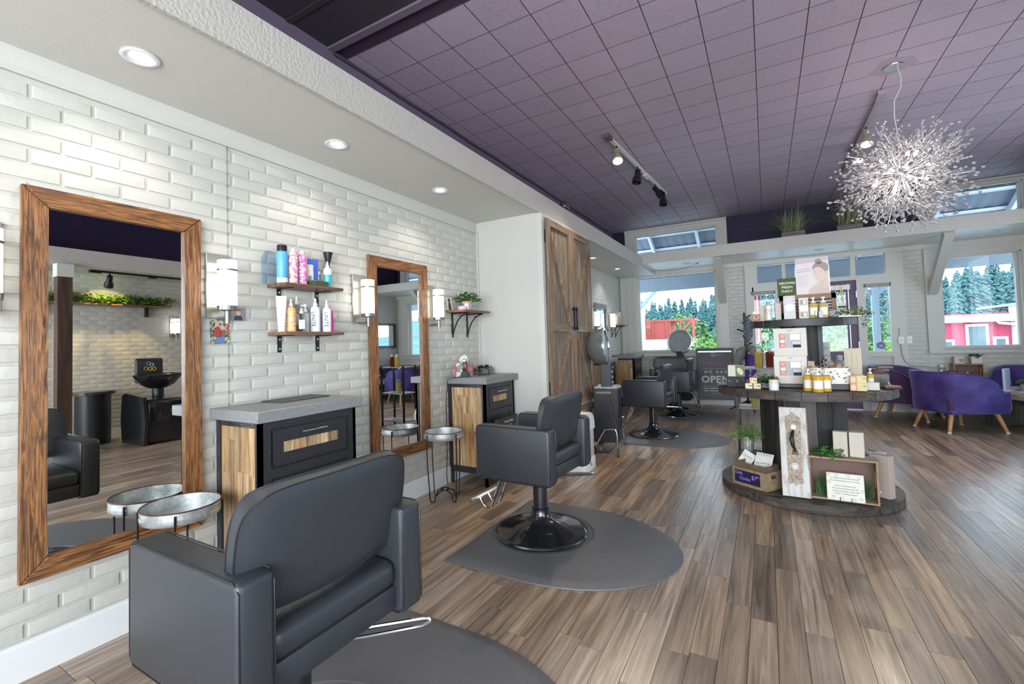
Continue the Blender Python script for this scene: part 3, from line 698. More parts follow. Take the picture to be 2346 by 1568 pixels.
# ------------------------------------------------------------------ galvanised tray stands
M_RUST = mat('rusty_rim', (.09, .045, .03), .5, metal=.5)
def tray_stand():
    t = thing('tray_stand', '', 'stand', (0, 0, 0)); r = .15
    MB().lathe([(0.0001, .470), (r-.004, .470), (r, .474), (r+.002, .490), (r-.001, .493), (r+.001, .52), (r+.001, .524)], 36, cap=False).lathe([(r-.002, .524), (r-.004, .4745), (0.0001, .4735)], 36, cap=False).build('tray', M_GALV, t)
    MB().tube([((r+.001)*math.cos(2*PI*k/36), (r+.001)*math.sin(2*PI*k/36), .525) for k in range(36)], .0032, 6, True).build('tray_rim', M_RUST, t)
    for k in range(4):
        a = R(45+90*k)+.2; c, s = math.cos(a), math.sin(a); q = lambda rr, z: (rr*c, rr*s, z)
        MB().tube([q(r+.006, .515), q(r+.006, .30), q(r-.012, .03), q(r-.022, .008), q(r-.045, .005), q(r-.06, .02), q(r-.055, .045), q(r-.075, .058), q(.02, .075)], .0046, 6).build('leg', M_BLACKM, t)
    MB().tube([(.035*math.cos(2*PI*k/12), .035*math.sin(2*PI*k/12), .08) for k in range(12)], .0045, 6, True).build('leg_ring', M_BLACKM, t)
    return t
ts = tray_stand(); ts.location = (.165, 1.065, 0); ts['label'] = 'round galvanised tray on a black wire stand in front of the near mirror'
dup(ts, (.235, 2.885, 0), .3, 'round galvanised tray on a black wire stand beside the second mirror')
dup(ts, (.30, 6.30, 0), .5, 'round galvanised tray on a black wire stand behind the standing hood dryer')

# ------------------------------------------------------------------ rustic double doors of the closet
BD = [(.06, .045, .034), (.16, .12, .085), (.25, .195, .145), (.34, .28, .22)]
M_BDP = wood('sawn_panel', BD, 'z', 22, rough=.6, bump=.3, long=.12, isl=.25); M_BDF = wood('sawn_frame', [(.07, .04, .025), (.19, .115, .068), (.29, .195, .125), (.37, .285, .21)], 'z', 40, rough=.5, bump=.35, isl=.2)
M_BDY = wood('sawn_frame_y', [(.07, .04, .025), (.19, .115, .068), (.29, .195, .125), (.37, .285, .21)], 'y', 40, rough=.5, bump=.35, isl=.2)
def leaf(n, y0, y1, z0, z1, mirror_, label=None, simple=False):
    fw = .065; X0, X1 = .708, .735
    d_ = struct(MB().box(.706, .716, y0, y1, z0, z1).build('door_%d' % n, M_BDP))
    np_ = 3
    for a, b in ((y0, y0+fw), (y1-fw, y1)): MB().box(X0, X1, a+.001, b-.001, z0, z1).build('stile', M_BDF, d_)
    zm = z0+(z1-z0)*.43
    rails = [(z0, z0+fw), (z1-fw, z1)]+([] if simple else [(zm-.03, zm+.03)])
    for a, b in rails: MB().box(X0, X1-.001, y0+fw, y1-fw, a, b).build('rail', M_BDY, d_)
    if not simple:
        yi, yo = (y1-fw, y0+fw) if not mirror_ else (y0+fw, y1-fw)
        sg = 1 if not mirror_ else -1
        for (za, zb) in ((z1-fw-.06, zm+.055), (z0+fw+.02, zm-.055)):
            MB().bar((X1-.014, yo+sg*.02, za), (X1-.014, yi-sg*.015, zb), .026, .040, up=(1, 0, 0)).build('brace', M_BDF, d_)
    return d_
ym = 4.455
b1 = leaf(2, 3.865, ym-.003, .55, 2.325, False); b2 = leaf(3, ym+.003, 5.045, .55, 2.325, True)
leaf(4, 3.865, ym-.003, .06, .50, False, simple=True); leaf(5, ym+.003, 5.045, .06, .50, True, simple=True)
for s, b in ((-1, b1), (1, b2)):
    MB().rbox(.752, .765, ym+s*.035-.014, ym+s*.035+.014, 1.295, 1.535, .003, 1).box(.735, .754, ym+s*.035-.008, ym+s*.035+.008, 1.31, 1.33).box(.735, .754, ym+s*.035-.008, ym+s*.035+.008, 1.50, 1.52).build('handle', mat('polished_black_handle', (.02, .025, .06), .12, metal=.7), b)
MB().box(.700, .712, 3.85, 3.866, 2.1, 2.22).box(.700, .712, 3.85, 3.866, .7, .82).build('hinge', M_BLACKM, b1)

# ------------------------------------------------------------------ hood dryers
def dryer(label, loc, rz, simple=False):
    t = thing('hood_dryer', label, 'hair dryer', loc, rz)
    MS = T(0, 0, 1.12) @ RY(R(84)) @ Matrix.Scale(1.08, 4)     # hood opens toward local +x
    MB().lathe([(.0001, -.20), (.06, -.195), (.12, -.165), (.165, -.11), (.183, -.05), (.185, -.01)], 36, MS, cap=False).build('hood', mat('smoked_hood', (.17, .185, .18), .08, coat=.6, metal=.35), t)
    MB().lathe([(.183, -.012), (.195, -.006), (.195, .006), (.183, .012), (.165, .010), (.160, -.004), (.183, -.012)], 36, MS, cap=False).build('hood_rim', mat('pale_chrome', (.62, .66, .72), .15, metal=.9), t)
    MB().cyl(.163, -.012, -.006, 36, MS).build('hood_grille', mat('perforated_grey', (.30, .33, .34), .35, metal=.5, var=.5, vscale=60), t)
    MB().rbox(-.06, .055, -.05, .05, .68, .95, .006, 1).build('neck', M_BLACK, t)
    if not simple:
        for k in range(3): MB().box(.055, .060, -.04, .04, .72+k*.055, .745+k*.055).build('switch', mat('grey_switch', (.28, .32, .36), .3), t)
    MB().rbox(-.125, .125, -.15, .15, .11, .675, .006, 1).build('cabinet_body', mat('black_body', (.018, .019, .023), .3), t)
    MB().box(-.12, .12, -.145, .145, .675, .69).build('body_top', mat('grey_body_top', (.30, .33, .38), .3), t)
    for s in (-1, 1):
        MB().tube([(.13, s*.30, .0), (.11, s*.22, .20), (.09, s*.165, .255), (-.02, s*.16, .245), (-.10, s*.20, .10), (-.14, s*.22, .055)], .009, 8).build('leg_tube', M_CHROME, t)
        MB().cyl(.012, 0, .02, 8, T(.13, s*.30, 0)).build('leg_foot', M_BLACK, t)
        w_ = MB().lathe([(.012, -.012), (.045, -.012), (.050, -.006), (.050, .006), (.045, .012), (.012, .012)], 20, T(-.14, s*.235, .05) @ RX(R(90))).build('wheel', M_BLACK, t)
        MB().cyl(.018, -.014, .014, 12, T(-.14, s*.235, .05) @ RX(R(90))).build('hub', M_CHROME, w_)
    MB().rbox(-.10, .06, -.17, -.155, .62, .645, .004, 1).build('side_handle', mat('tan_grip', (.22, .15, .10), .5), t)
    MB().tube([(-.02, -.155, .66), (.03, -.175, .60), (.06, -.18, .45), (.10, -.17, .30), (.12, -.19, .12), (.02, -.21, .02), (-.15, -.2, .012)], .005, 6).build('power_cord', M_BLACK, t)
    return t
dryer('standing hood dryer with smoked hood and dark body right of the barn doors', (.905, 4.95, 0), R(8))
dryer('standing hood dryer facing the camera in front of the back window', (1.10, 8.62, 0), R(-95), True)

# ------------------------------------------------------------------ white tower bin beside the closet
t = thing('step_bin', 'white plastic domed bin on the floor between the second chair and the barn doors', 'bin', (.90, 4.08, 0))
MP = mat('white_plastic', (.72, .72, .73), .3)
MB().rbox(-.09, .09, -.13, .13, .012, .40, .02, 2).build('body', mat('grey_plastic', (.50, .50, .51), .35), t)
MB().rbox(-.095, .095, -.135, .135, 0, .12, .012, 2).build('base', MP, t)
MB().prism([(.135*math.cos(PI*k/14), .40+.135*math.sin(PI*k/14)) for k in range(15)]+[(-.135, .37), (.135, .37)], -.095, .095, RZ(R(90)) @ RX(R(90))).build('dome_lid', MP, t)
MB().box(.095, .097, -.02, .02, .05, .08).build('badge', M_GREY, t)
# ------------------------------------------------------------------ wall shelves
SHW = [(.05, .022, .012), (.15, .07, .035), (.26, .13, .07), (.33, .19, .11)]
M_SHY = wood('walnut_shelf', SHW, 'y', 40, rough=.4, bump=.2, isl=.3)
def bracket_L(t, y):
    o_ = MB().box(0.001, .005, y-.013, y+.013, -.115, -.019).box(.001, .12, y-.013, y+.013, -.023, -.019).build('bracket', M_BLACKM, t)
    for z in (-.04, -.095): MB().cyl(.006, .005, .008, 8, T(0, y, z) @ RY(R(90))).build('screw', M_STEEL, o_)
def shelf(label, y0, y1, z, d, group=None, curved=False, L=(-.13, .13)):
    t = thing('wall_shelf', label, 'shelf', (0, (y0+y1)/2, z)); w = (y1-y0)/2
    MB().rbox(.003, d, -w, w, -.019, 0, .002, 1).build('board', M_SHY, t)
    for y in L:
        if not curved: bracket_L(t, y)
        else:
            o_ = MB().box(.001, .009, y-.009, y+.009, -.235, -.02).box(.001, d-.03, y-.009, y+.009, -.027, -.019).build('bracket', M_BLACKM, t)
            MB().tube([(.008, y, -.22), (.022, y, -.17), (.055, y, -.10), (.10, y, -.05), (d-.04, y, -.026)], .006, 6).ball((.10, y, -.05), .010, 8, 5).build('curved_brace', M_BLACKM, o_)
    return t
shelf('upper walnut wall shelf of hair products left of the second mirror', 1.588, 1.992, 1.558, .165)
shelf('lower walnut wall shelf of spray bottles left of the second mirror', 1.588, 1.992, 1.287, .165)
shelf('small walnut corner shelf on curved black brackets, holding a potted plant', 3.27, 3.68, 1.487, .21, curved=True, L=(-.115, .12))
shelf('far wall shelf of hair products in the back left corner beyond the grey mirror', 8.16, 8.62, 1.46, .22, curved=True, L=(-.12, .12))

# ------------------------------------------------------------------ bottles and tubes
def pm(i, c, rough=.35, **k): return mat('product_%s' % i, c, rough, **k)
def prof(kind, r, h):
    if kind == 'can': return [(r*.9, 0), (r, .004), (r, h*.80), (r*.93, h*.83)], [(r*.93, h*.83), (r*.93, h*.985), (r*.85, h)]
    if kind == 'aerosol': return [(r*.93, 0), (r, .004), (r, h*.84), (r*.72, h*.895), (r*.55, h*.9)], [(r*.45, h*.9), (r*.45, h*.965), (r*.25, h*.97), (r*.22, h)]
    if kind == 'spray': return [(r*.93, 0), (r, .005), (r, h*.66), (r*.85, h*.73), (r*.42, h*.78)], [(r*.42, h*.78), (r*.42, h*.86), (r*.25, h*.88), (r*.22, h)]
    if kind == 'jar': return [(r*.95, 0), (r, .004), (r, h*.72), (r*.95, h*.75)], [(r*1.0, h*.75), (r*1.0, h*.98), (r*.9, h)]
    if kind == 'slim': return [(r*.93, 0), (r, .004), (r, h*.78), (r*.6, h*.82)], [(r*.6, h*.82), (r*.6, h)]
    if kind == 'pump': return [(r*.92, 0), (r, .006), (r, h*.62), (r*.9, h*.68), (r*.45, h*.73)], [(r*.55, h*.73), (r*.55, h*.80), (r*.2, h*.81), (r*.2, h*.92), (r*.45, h*.925), (r*.4, h)]
    if kind == 'pot': return [(r*.78, 0), (r, h)], None
def bottle(name, label, cat, loc, kind, r, h, c, cap, group=None, rz=0, lab=None, txt=None, txtm=None, m=None, capm=None, nozzle=True, squash=1., vert=False):
    t = thing(name, label, cat, loc, rz, group); S = Matrix.Diagonal((1, squash, 1, 1))
    a, b = prof(kind, r, h)
    MB().lathe(a, 20, S).build('body', m or pm(str(c), c), t)
    if b:
        mb = MB().lathe(b, 16)
        if kind == 'pump' and nozzle: mb.bar((0, 0, h*.965), (r*1.05, 0, h*.95), r*.28)
        if kind == 'spray' and nozzle: mb.bar((0, 0, h*.95), (r*.45, 0, h*.95), r*.2)
        mb.build('cap', capm or pm(str(cap), cap), t)
    if lab:
        z0, z1, lm, wrap = lab; n = 12; vs = []; f = []
        for i in range(n+1):
            an = -wrap/2+wrap*i/n
            for z in (z0*h, z1*h): vs.append((r*1.012*math.cos(an), r*1.012*squash*math.sin(an), z))
        for i in range(n): f.append((2*i, 2*i+2, 2*i+3, 2*i+1))
        MB().add(vs, f).build('label', lm, t)
    if txt:
        s_, size, z = txt
        text(s_, size, txtm or M_INK, t, (r*1.03, 0, z*h), (R(90), R(90) if vert else 0, R(90)) if not vert else (0, R(90), 0), ext=.0003) if not vert else text(s_, size, txtm or M_INK, t, (r*1.03, 0, z*h), Matrix(((0, 0, 1), (0, 1, 0), (-1, 0, 0))).to_4x4().to_euler(), ext=.0003)
    return t
def floral(name, cols, base, sc=60):
    m = bpy.data.materials.new(name); m.use_nodes = True; nt = m.node_tree; n = nt.nodes; l = nt.links; b = n['Principled BSDF']; b.inputs['Roughness'].default_value = .3
    tc = n.new('ShaderNodeTexCoord'); v = n.new('ShaderNodeTexVoronoi'); v.inputs['Scale'].default_value = sc; l.new(tc.outputs['Object'], v.inputs['Vector'])
    rp = n.new('ShaderNodeValToRGB'); e = rp.color_ramp.elements; rp.color_ramp.interpolation = 'CONSTANT'
    while len(e) < len(cols)+1: e.new(.5)
    for i, c in enumerate([base]+cols): e[i].position = i/(len(cols)+1)*.85; e[i].color = tuple(c)+(1,)
    sx = n.new('ShaderNodeSeparateColor'); l.new(v.outputs['Color'], sx.inputs[0]); l.new(sx.outputs[0], rp.inputs[0]); l.new(rp.outputs[0], b.inputs['Base Color']); return m
FL1 = floral('print_yellow_pink', [(.75, .22, .45), (.80, .50, .08), (.45, .25, .55), (.85, .75, .70)], (.78, .72, .72), 95)
FL2 = floral('print_magenta_orange', [(.65, .12, .40), (.85, .30, .06), (.70, .45, .62), (.35, .15, .50)], (.72, .45, .62), 95)
FL3 = floral('print_orange', [(.85, .25, .08), (.86, .48, .30), (.80, .55, .15)], (.82, .42, .25), 110)
Z1, Z2 = 1.5585, 1.2875; A_ = R(-32)
bottle('spray_can', 'blue spray can with a black cap at the left end of the upper shelf', 'bottle', (.095, 1.620, Z1), 'can', .029, .216, (.10, .36, .68), (.012, .012, .014), rz=A_, lab=(.02, .14, M_PAPER, 2.6))
for z in (.3, .38, .46, .54, .62): pass
bottle('spray_can', 'white spray can with yellow and pink swirl print on the upper shelf', 'bottle', (.10, 1.683, Z1), 'aerosol', .027, .207, (0, 0, 0), (.8, .8, .8), rz=A_, m=FL1)
bottle('spray_can', 'pink and orange flower-print spray can with white nozzle on the upper shelf', 'bottle', (.10, 1.746, Z1), 'aerosol', .027, .205, (0, 0, 1), (.78, .72, .8), rz=A_, m=FL2)
bottle('slim_bottle', 'plain white slim bottle behind the flower-print can on the upper shelf', 'bottle', (.06, 1.785, Z1), 'slim', .019, .17, (.74, .74, .74), (.7, .7, .7), rz=A_)
bottle('product_jar', 'white ridged jar behind the green tin on the upper shelf', 'jar', (.06, 1.826, Z1), 'jar', .024, .135, (.70, .70, .69), (.74, .74, .73), rz=A_, lab=(.25, .5, M_GREY, .9))
def tube_(label, loc, w, h, c, capc, rz=0, up=True, txt=None):
    t = thing('squeeze_tube', label, 'tube', loc, rz); z0 = .03
    N = 16; vs = []; f = []
    for j in range(6):
        k = j/5; z = z0+(h-z0)*k
        for i in range(N):
            a = 2*PI*i/N; vs.append((math.cos(a)*(w*.36*(1-k)+.0012), math.sin(a)*(w*.36+(w*.5-w*.36)*k), z))
    for j in range(5):
        for i in range(N): f.append((j*N+i, j*N+(i+1) % N, (j+1)*N+(i+1) % N, (j+1)*N+i))
    f.append(tuple(5*N+i for i in range(N))); f.append(tuple(range(N-1, -1, -1)))
    MB().add(vs, f).build('body', pm(str(c), c), t); MB().cyl(w*.33, 0, z0, 16).build('cap', pm(str(capc), capc), t)
    if txt:
        for z in (.45, .5, .55): MB().box(w*.30, w*.303, -w*.2, w*.2, h*z, h*z+.002).build('print_line', M_GREY, t)
    return t
tube_('blue squeeze tube standing at the back of the upper shelf', (.035, 1.868, Z1), .07, .18, (.06, .13, .55), (.06, .13, .5), A_)
t = thing('flat_tin', 'flat dark green tin lying on the upper shelf', 'tin', (.115, 1.838, Z1), R(4)); MB().rbox(-.035, .035, -.058, .058, 0, .030, .003, 1).build('box', pm('olive', (.055, .075, .035)), t); MB().rbox(-.036, .036, -.059, .059, .022, .032, .003, 1).build('lid', pm('olive2', (.07, .095, .045)), t)
t = bottle('spray_bottle', 'clear spray bottle half full of teal liquid at the right of the upper shelf', 'bottle', (.085, 1.938, Z1), 'spray', .025, .168, (.62, .70, .74), (.74, .74, .74), rz=A_)
MB().cyl(.0256, .004, .085, 20).build('liquid', pm('teal', (.06, .42, .48), .15), t)
t = thing('fade_brush', 'black glossy neck brush standing at the right end of the upper shelf', 'brush', (.05, 1.972, Z1), A_)
MB().lathe([(.011, 0), (.013, .03), (.010, .09), (.013, .13), (.010, .165), (.016, .18)], 14).build('handle', mat('black_gloss', (.008, .008, .01), .12), t); MB().lathe([(.016, .178), (.022, .2), (.030, .235), (.026, .236), (.0001, .232)], 14).build('bristles', M_BLACK, t)
bottle('small_bottle', 'small clear bottle at the back of the upper shelf near the brush', 'bottle', (.03, 1.915, Z1), 'slim', .015, .11, (.7, .72, .74), (.75, .75, .75), m=M_JAR)
t = thing('hand_mirror', 'rounded clear acrylic panel leaning behind the blue can on the upper shelf', 'panel', (.016, 1.60, Z1), 0, rot=(0, R(-3), 0))
MB().prism([(.05*math.cos(a), .12+.075*math.sin(a)) for a in [PI*k/14 for k in range(15)]]+[(-.05, 0), (.05, 0)], -.002, .002, RZ(R(90)) @ RX(R(90))).build('panel', thin_glass('blue_acrylic', (.86, .92, .97), .06), t)
# lower shelf
tube_('white squeeze tube standing at the left end of the lower shelf', (.095, 1.612, Z2), .056, .20, (.72, .71, .69), (.70, .69, .67), A_, txt=True)
bottle('spray_bottle', 'orange print spray bottle on the lower shelf', 'bottle', (.095, 1.672, Z2), 'spray', .026, .187, (1, 0, 0), (.80, .62, .55), rz=A_, m=FL3)
bottle('small_bottle', 'white narrow bottle behind the orange print bottle on the lower shelf', 'bottle', (.045, 1.668, Z2), 'slim', .016, .15, (.71, .71, .71), (.70, .70, .70), rz=A_)
bottle('dropper_bottle', 'short clear bottle with printed label at the front of the lower shelf', 'bottle', (.12, 1.722, Z2), 'spray', .026, .135, (0, 1, 0), (.66, .66, .66), rz=A_, m=M_JAR, lab=(.12, .5, M_PAPER, 1.3))
bottle('spray_bottle', 'tall clear spray bottle at the back of the lower shelf', 'bottle', (.045, 1.745, Z2), 'spray', .022, .21, (0, 1, 1), (.70, .70, .70), rz=A_, m=M_JAR, lab=(.2, .5, M_PAPER, 1.2))
bottle('pump_bottle', 'frosted grey pump bottle in the middle of the lower shelf', 'bottle', (.07, 1.785, Z2), 'pump', .023, .165, (.46, .47, .48), (.66, .66, .66), rz=R(-130))
bottle('spray_bottle', 'white spray bottle with a vertical black name, left of the purple bottle', 'bottle', (.10, 1.832, Z2), 'spray', .028, .20, (.76, .76, .76), (.72, .72, .72), rz=R(-62), txt=('UNITE', .032, .38), vert=True)
bottle('small_bottle', 'slim purple bottle between the two white named bottles on the lower shelf', 'bottle', (.075, 1.873, Z2), 'slim', .014, .146, (.20, .06, .34), (.25, .10, .40), rz=A_)
bottle('spray_bottle', 'white spray bottle with a vertical black name, right of the purple bottle', 'bottle', (.115, 1.902, Z2), 'spray', .026, .194, (.74, .76, .77), (.72, .72, .72), rz=R(-50), txt=('UNITE', .032, .38), vert=True)
bottle('spray_bottle', 'magenta spray bottle with a pink trigger head on the lower shelf', 'bottle', (.085, 1.952, Z2), 'spray', .020, .178, (.72, .03, .30), (.85, .30, .52), rz=A_)
bottle('small_bottle', 'clear patterned bottle at the right end of the lower shelf', 'bottle', (.06, 1.972, Z2), 'slim', .016, .15, (0, .5, 1), (.8, .5, .65), m=M_JAR, lab=(.1, .6, FL2, 2.0))

# corner shelf
ZC3 = 1.4875
t = thing('photo_print', 'small portrait photo leaning on the wall on the corner shelf', 'photo', (.02, 3.31, ZC3), 0, rot=(0, R(-8), 0))
MB().box(-.001, .001, -.045, .045, 0, .125).build('print', pm('photo_pale', (.55, .58, .52)), t)
MB().prism([(-.015, 0), (.02, 0), (.022, .05), (.012, .075), (.018, .10), (.005, .115), (-.012, .105), (-.01, .07), (-.02, .04)], .001, .0016, RZ(R(90)) @ RX(R(90))).build('figure', pm('photo_dark', (.10, .045, .035)), t)
bottle('wax_tin', 'flat pink tin at the front of the corner shelf', 'tin', (.14, 3.33, ZC3), 'jar', .040, .032, (.72, .35, .55), (.75, .40, .60))
def leaves(mb, n, rad, c, size, r_, flat=.6, up=.0, width=.45):
    for _ in range(n):
        th = r_.uniform(0, 2*PI); ph = math.acos(r_.uniform(-.3, 1)); rr = rad*(r_.random()**.45)
        p = Vector((c[0]+rr*math.sin(ph)*math.cos(th), c[1]+rr*math.sin(ph)*math.sin(th), c[2]+rr*math.cos(ph)*flat))
        d = Vector((math.cos(th), math.sin(th), r_.uniform(-.5, .7)+up)).normalized(); s_ = size*r_.uniform(.6, 1.25)
        u = d.cross(Vector((r_.uniform(-.4, .4), r_.uniform(-.4, .4), 1))).normalized()*s_*width
        q = p+d*s_; md = p+d*s_*.5; nn = u.cross(d)*.35
        mb.add([p, md+u+nn*0, q, md-u, md+nn], [(0, 1, 4), (1, 2, 4), (2, 3, 4), (3, 0, 4)])
    return mb
t = thing('potted_plant', 'small leafy plant in a metal pot with burlap collar on the corner shelf', 'plant', (.11, 3.44, ZC3))
MB().lathe([(.034, 0), (.045, .075), (.042, .076), (.0001, .07)], 20).build('pot', M_GALV, t); MB().lathe([(.046, .062), (.049, .07), (.046, .082), (.04, .08)], 20, cap=False).build('burlap_collar', pm('burlap', (.48, .33, .20), .8), t)
leaves(MB(), 170, .11, (0, 0, .095), .035, random.Random(4), .55).build('leaves', M_GREEN, t, kind='stuff')
bottle('cup', 'lilac cup behind the potted plant on the corner shelf', 'cup', (.05, 3.56, ZC3), 'jar', .036, .085, (.50, .36, .58), (.50, .36, .58))
# top of the far cabinets / shelves
ZF = 1.4605
for i, (y, r, h, c, cp, l) in enumerate(((8.22, .035, .23, (.45, .38, .36), (.30, .26, .25), 'tall brown-grey bottle at the left of the far shelf'), (8.30, .028, .19, (.30, .22, .22), (.5, .45, .45), 'maroon bottle second on the far shelf'),
        (8.38, .030, .22, (.62, .44, .16), (.7, .68, .6), 'amber bottle in the middle of the far shelf'), (8.46, .034, .23, (.12, .34, .38), (.15, .4, .42), 'teal bottle at the right of the far shelf'))):
    bottle('hair_bottle', l, 'bottle', (.12, y, ZF), 'slim', r, h, c, cp)

# second cabinet top
ZT = .906
t = thing('tissue_box', 'red and green tissue box on the second cabinet', 'box', (.135, 3.335, ZT), R(14))
FL4 = floral('print_red_green', [(.10, .30, .24), (.65, .05, .06), (.70, .30, .25), (.55, .55, .48)], (.06, .22, .20), 42)
MB().box(-.055, .055, -.055, .055, 0, .12).build('carton', FL4, t)
for s1 in (-1, 1):
    for s2 in (-1, 1): MB().box(s1*.056-.004, s1*.056+.004, s2*.056-.004, s2*.056+.004, 0, .121).build('red_edge', pm('red_edge', (.62, .04, .05)), t)
r_ = random.Random(2); mb = MB()
for k in range(7):
    a = k*.9; mb.add([(0, 0, .118), (.02*math.cos(a), .02*math.sin(a), .12), (.045*math.cos(a+.3), .045*math.sin(a+.3)-.01, .145), (.03*math.cos(a+.8), .03*math.sin(a+.8), .17), (.008, -.005, .19)], [(0, 1, 2, 3), (0, 3, 4)])
mb.build('tissue', pm('tissue', (.76, .74, .74), .8), t)
t = thing('hair_clipper', 'dark red hair clipper standing in a black charging dock on the second cabinet', 'clipper', (.19, 3.27, ZT), R(10))
MB().prism([(-.035, 0), (.035, 0), (.018, .05), (-.018, .05)], -.035, .035, RX(R(90))).build('dock', M_BLACK, t)
MB().rbox(-.016, .016, -.018, .018, .04, .13, .006, 2).build('body', pm('dark_red', (.085, .012, .018), .2), t); MB().rbox(-.013, .013, -.018, .018, .13, .155, .003, 1).build('blade', M_STEEL, t)
MB().tube([(-.02, -.035, .004), (-.06, -.06, .003), (-.13, -.072, -.01), (-.15, -.075, -.2), (-.15, -.08, -.5), (-.13, -.12, -.65), (-.15, -.10, -.80), (-.145, -.09, -.89)], .0035, 6).build('power_cord', M_BLACK, t)
t = thing('accessory_bin', 'clear tray of black hair clips at the right end of the second cabinet', 'tray', (.14, 3.64, ZT), R(-6))
MB().box(-.055, .055, -.11, .11, 0, .004).box(-.055, -.052, -.11, .11, .004, .06).box(.052, .055, -.11, .11, .004, .06).box(-.055, .055, -.11, -.107, .004, .06).box(-.055, .055, .107, .11, .004, .06).build('tray', M_CLEAR, t)
r_ = random.Random(5)
for k in range(18):
    M = T(r_.uniform(-.035, .035), r_.uniform(-.085, .085), .03+r_.random()*.04) @ Euler((r_.random()*3, r_.random()*3, r_.random()*3)).to_matrix().to_4x4()
    MB().box(-.025, .025, -.006, .006, 0, .008, M).box(-.025, .025, -.006, .006, -.008, -.003, M).build('hair_clip', M_BLACK, t)
t = thing('comb', 'black comb lying on the second cabinet in front of the tray', 'comb', (.22, 3.52, ZT+.001), R(70)); MB().box(-.06, .06, -.006, .006, 0, .004).build('spine', M_BLACK, t)
mb = MB()
for k in range(24): mb.box(-.058+k*.005, -.0555+k*.005, -.022, -.006, .001, .003)
mb.build('teeth', M_BLACK, t)
t = thing('tool_mat', 'thin dark grey tool mat lying on the nearest cabinet top', 'mat', (.10, 1.70, ZT), R(3))
MB().rbox(-.085, .085, -.165, .165, 0, .005, .002, 1).build('pad', mat('slate_mat', (.07, .07, .075), .5, bump=.5, bscale=400), t)

# photos taped by the first sconce
t = thing('photo_print', 'small portrait photo of a boy taped right of the first sconce', 'photo', (.0055, 1.42, 1.385))
MB().box(0, .001, -.04, .04, -.034, .034).build('print', pm('portrait_grey', (.22, .19, .20)), t)
MB().prism([(-.025, -.034), (.025, -.034), (.018, -.014), (.008, -.008), (-.006, -.008), (-.02, -.014)], .001, .0013, RZ(R(90)) @ RX(R(90))).build('jacket', pm('navy', (.02, .025, .06)), t)
MB().prism([(.013*math.cos(a), .006+.017*math.sin(a)) for a in [2*PI*k/14 for k in range(14)]], .0012, .0015, RZ(R(90)) @ RX(R(90))).build('face', pm('skin', (.52, .32, .22)), t)
MB().prism([(.0145*math.cos(a), .014+.014*math.sin(a)) for a in [PI*k/9 for k in range(10)]], .0014, .0017, RZ(R(90)) @ RX(R(90))).build('hair', pm('auburn', (.22, .09, .04)), t)
t = thing('photo_print', 'family snapshot with red and blue clothes taped to the wall under the first sconce', 'photo', (.0055, 1.325, 1.288), 0, rot=(R(2), 0, 0))
MB().box(0, .001, -.049, .049, -.06, .06).build('print', floral('snapshot_leaves', [(.03, .05, .02), (.20, .24, .10), (.45, .42, .34)], (.05, .06, .04), 130), t)
for nm, poly, c in (('red_shirt', [(-.035, -.022), (.0, -.028), (.012, .01), (-.008, .03), (-.03, .022)], (.30, .035, .03)), ('brown_coat', [(-.002, -.028), (.03, -.02), (.026, .012), (.006, .014)], (.20, .09, .045)), ('jeans', [(-.03, -.058), (.022, -.058), (.018, -.022), (-.022, -.02)], (.10, .16, .34)), ('red_post', [(.035, -.01), (.045, -.01), (.045, .05), (.037, .05)], (.40, .03, .05))):
    MB().prism(poly, .001, .0014, RZ(R(90)) @ RX(R(90))).build(nm, pm(nm, c), t)
for y, z in ((-.014, .042), (.012, .022)):
    MB().prism([(y+.011*math.cos(a), z+.013*math.sin(a)) for a in [2*PI*k/12 for k in range(12)]], .0013, .0016, RZ(R(90)) @ RX(R(90))).build('face', pm('skin', (.52, .32, .22)), t)
# ------------------------------------------------------------------ cable spool display
SPC = [(.012, .010, .009), (.042, .031, .025), (.085, .064, .050), (.135, .104, .082)]
M_SPX = wood('weathered_board', SPC, 'x', 30, rough=.55, bump=.5, isl=.4, long=.08); M_SPZ = wood('weathered_stave', [(.008, .008, .009), (.024, .021, .021), (.048, .041, .038), (.085, .072, .064)], 'z', 26, rough=.5, bump=.5, isl=.5, long=.06)
M_SPD = wood('dark_board', [(.008, .008, .010), (.022, .020, .022), (.045, .04, .04), (.08, .07, .065)], 'x', 30, rough=.45, bump=.5, isl=.4, long=.08)
def disc(t, r, z0, z1, nb, m, seed, name='board', ang=0.):
    rr = random.Random(seed); n = nb
    for k in range(n):
        a, b = -r+2*r*k/n+.0015, -r+2*r*(k+1)/n-.0015; N = 10; P = []; Q = []
        for i in range(N+1):
            y = a+(b-a)*i/N; y_ = max(-r*.9995, min(r*.9995, y)); h = math.sqrt(max(0, r*r-y_*y_)); P.append((h, y)); Q.append((-h, y))
        poly = P+Q[::-1]; dz = rr.uniform(-.002, .002)
        MB().prism(poly, z0+dz, z1+dz, RZ(ang)).build(name, m, t)
def staves(t, r, z0, z1, n, m, seed):
    rr = random.Random(seed)
    for k in range(n):
        a = 2*PI*k/n; w = 2*r*math.tan(PI/n)-.003
        MB().box(r-.022, r+rr.uniform(-.003, .003), -w/2, w/2, z0, z1, RZ(a)).build('stave', m, t)
    MB().cyl(r-.022, z0, z1, 20).build('core', M_BLACK, t)
SX, SY = 2.63, 4.29
t = thing('cable_spool_table', 'large weathered wooden cable spool used as a round product display', 'spool table', (SX, SY, 0))
disc(t, .577, .005, .062, 8, M_SPX, 1, ang=R(8)); staves(t, .275, .062, .738, 17, M_SPZ, 2); disc(t, .577, .738, .798, 8, M_SPX, 3, ang=R(-78))
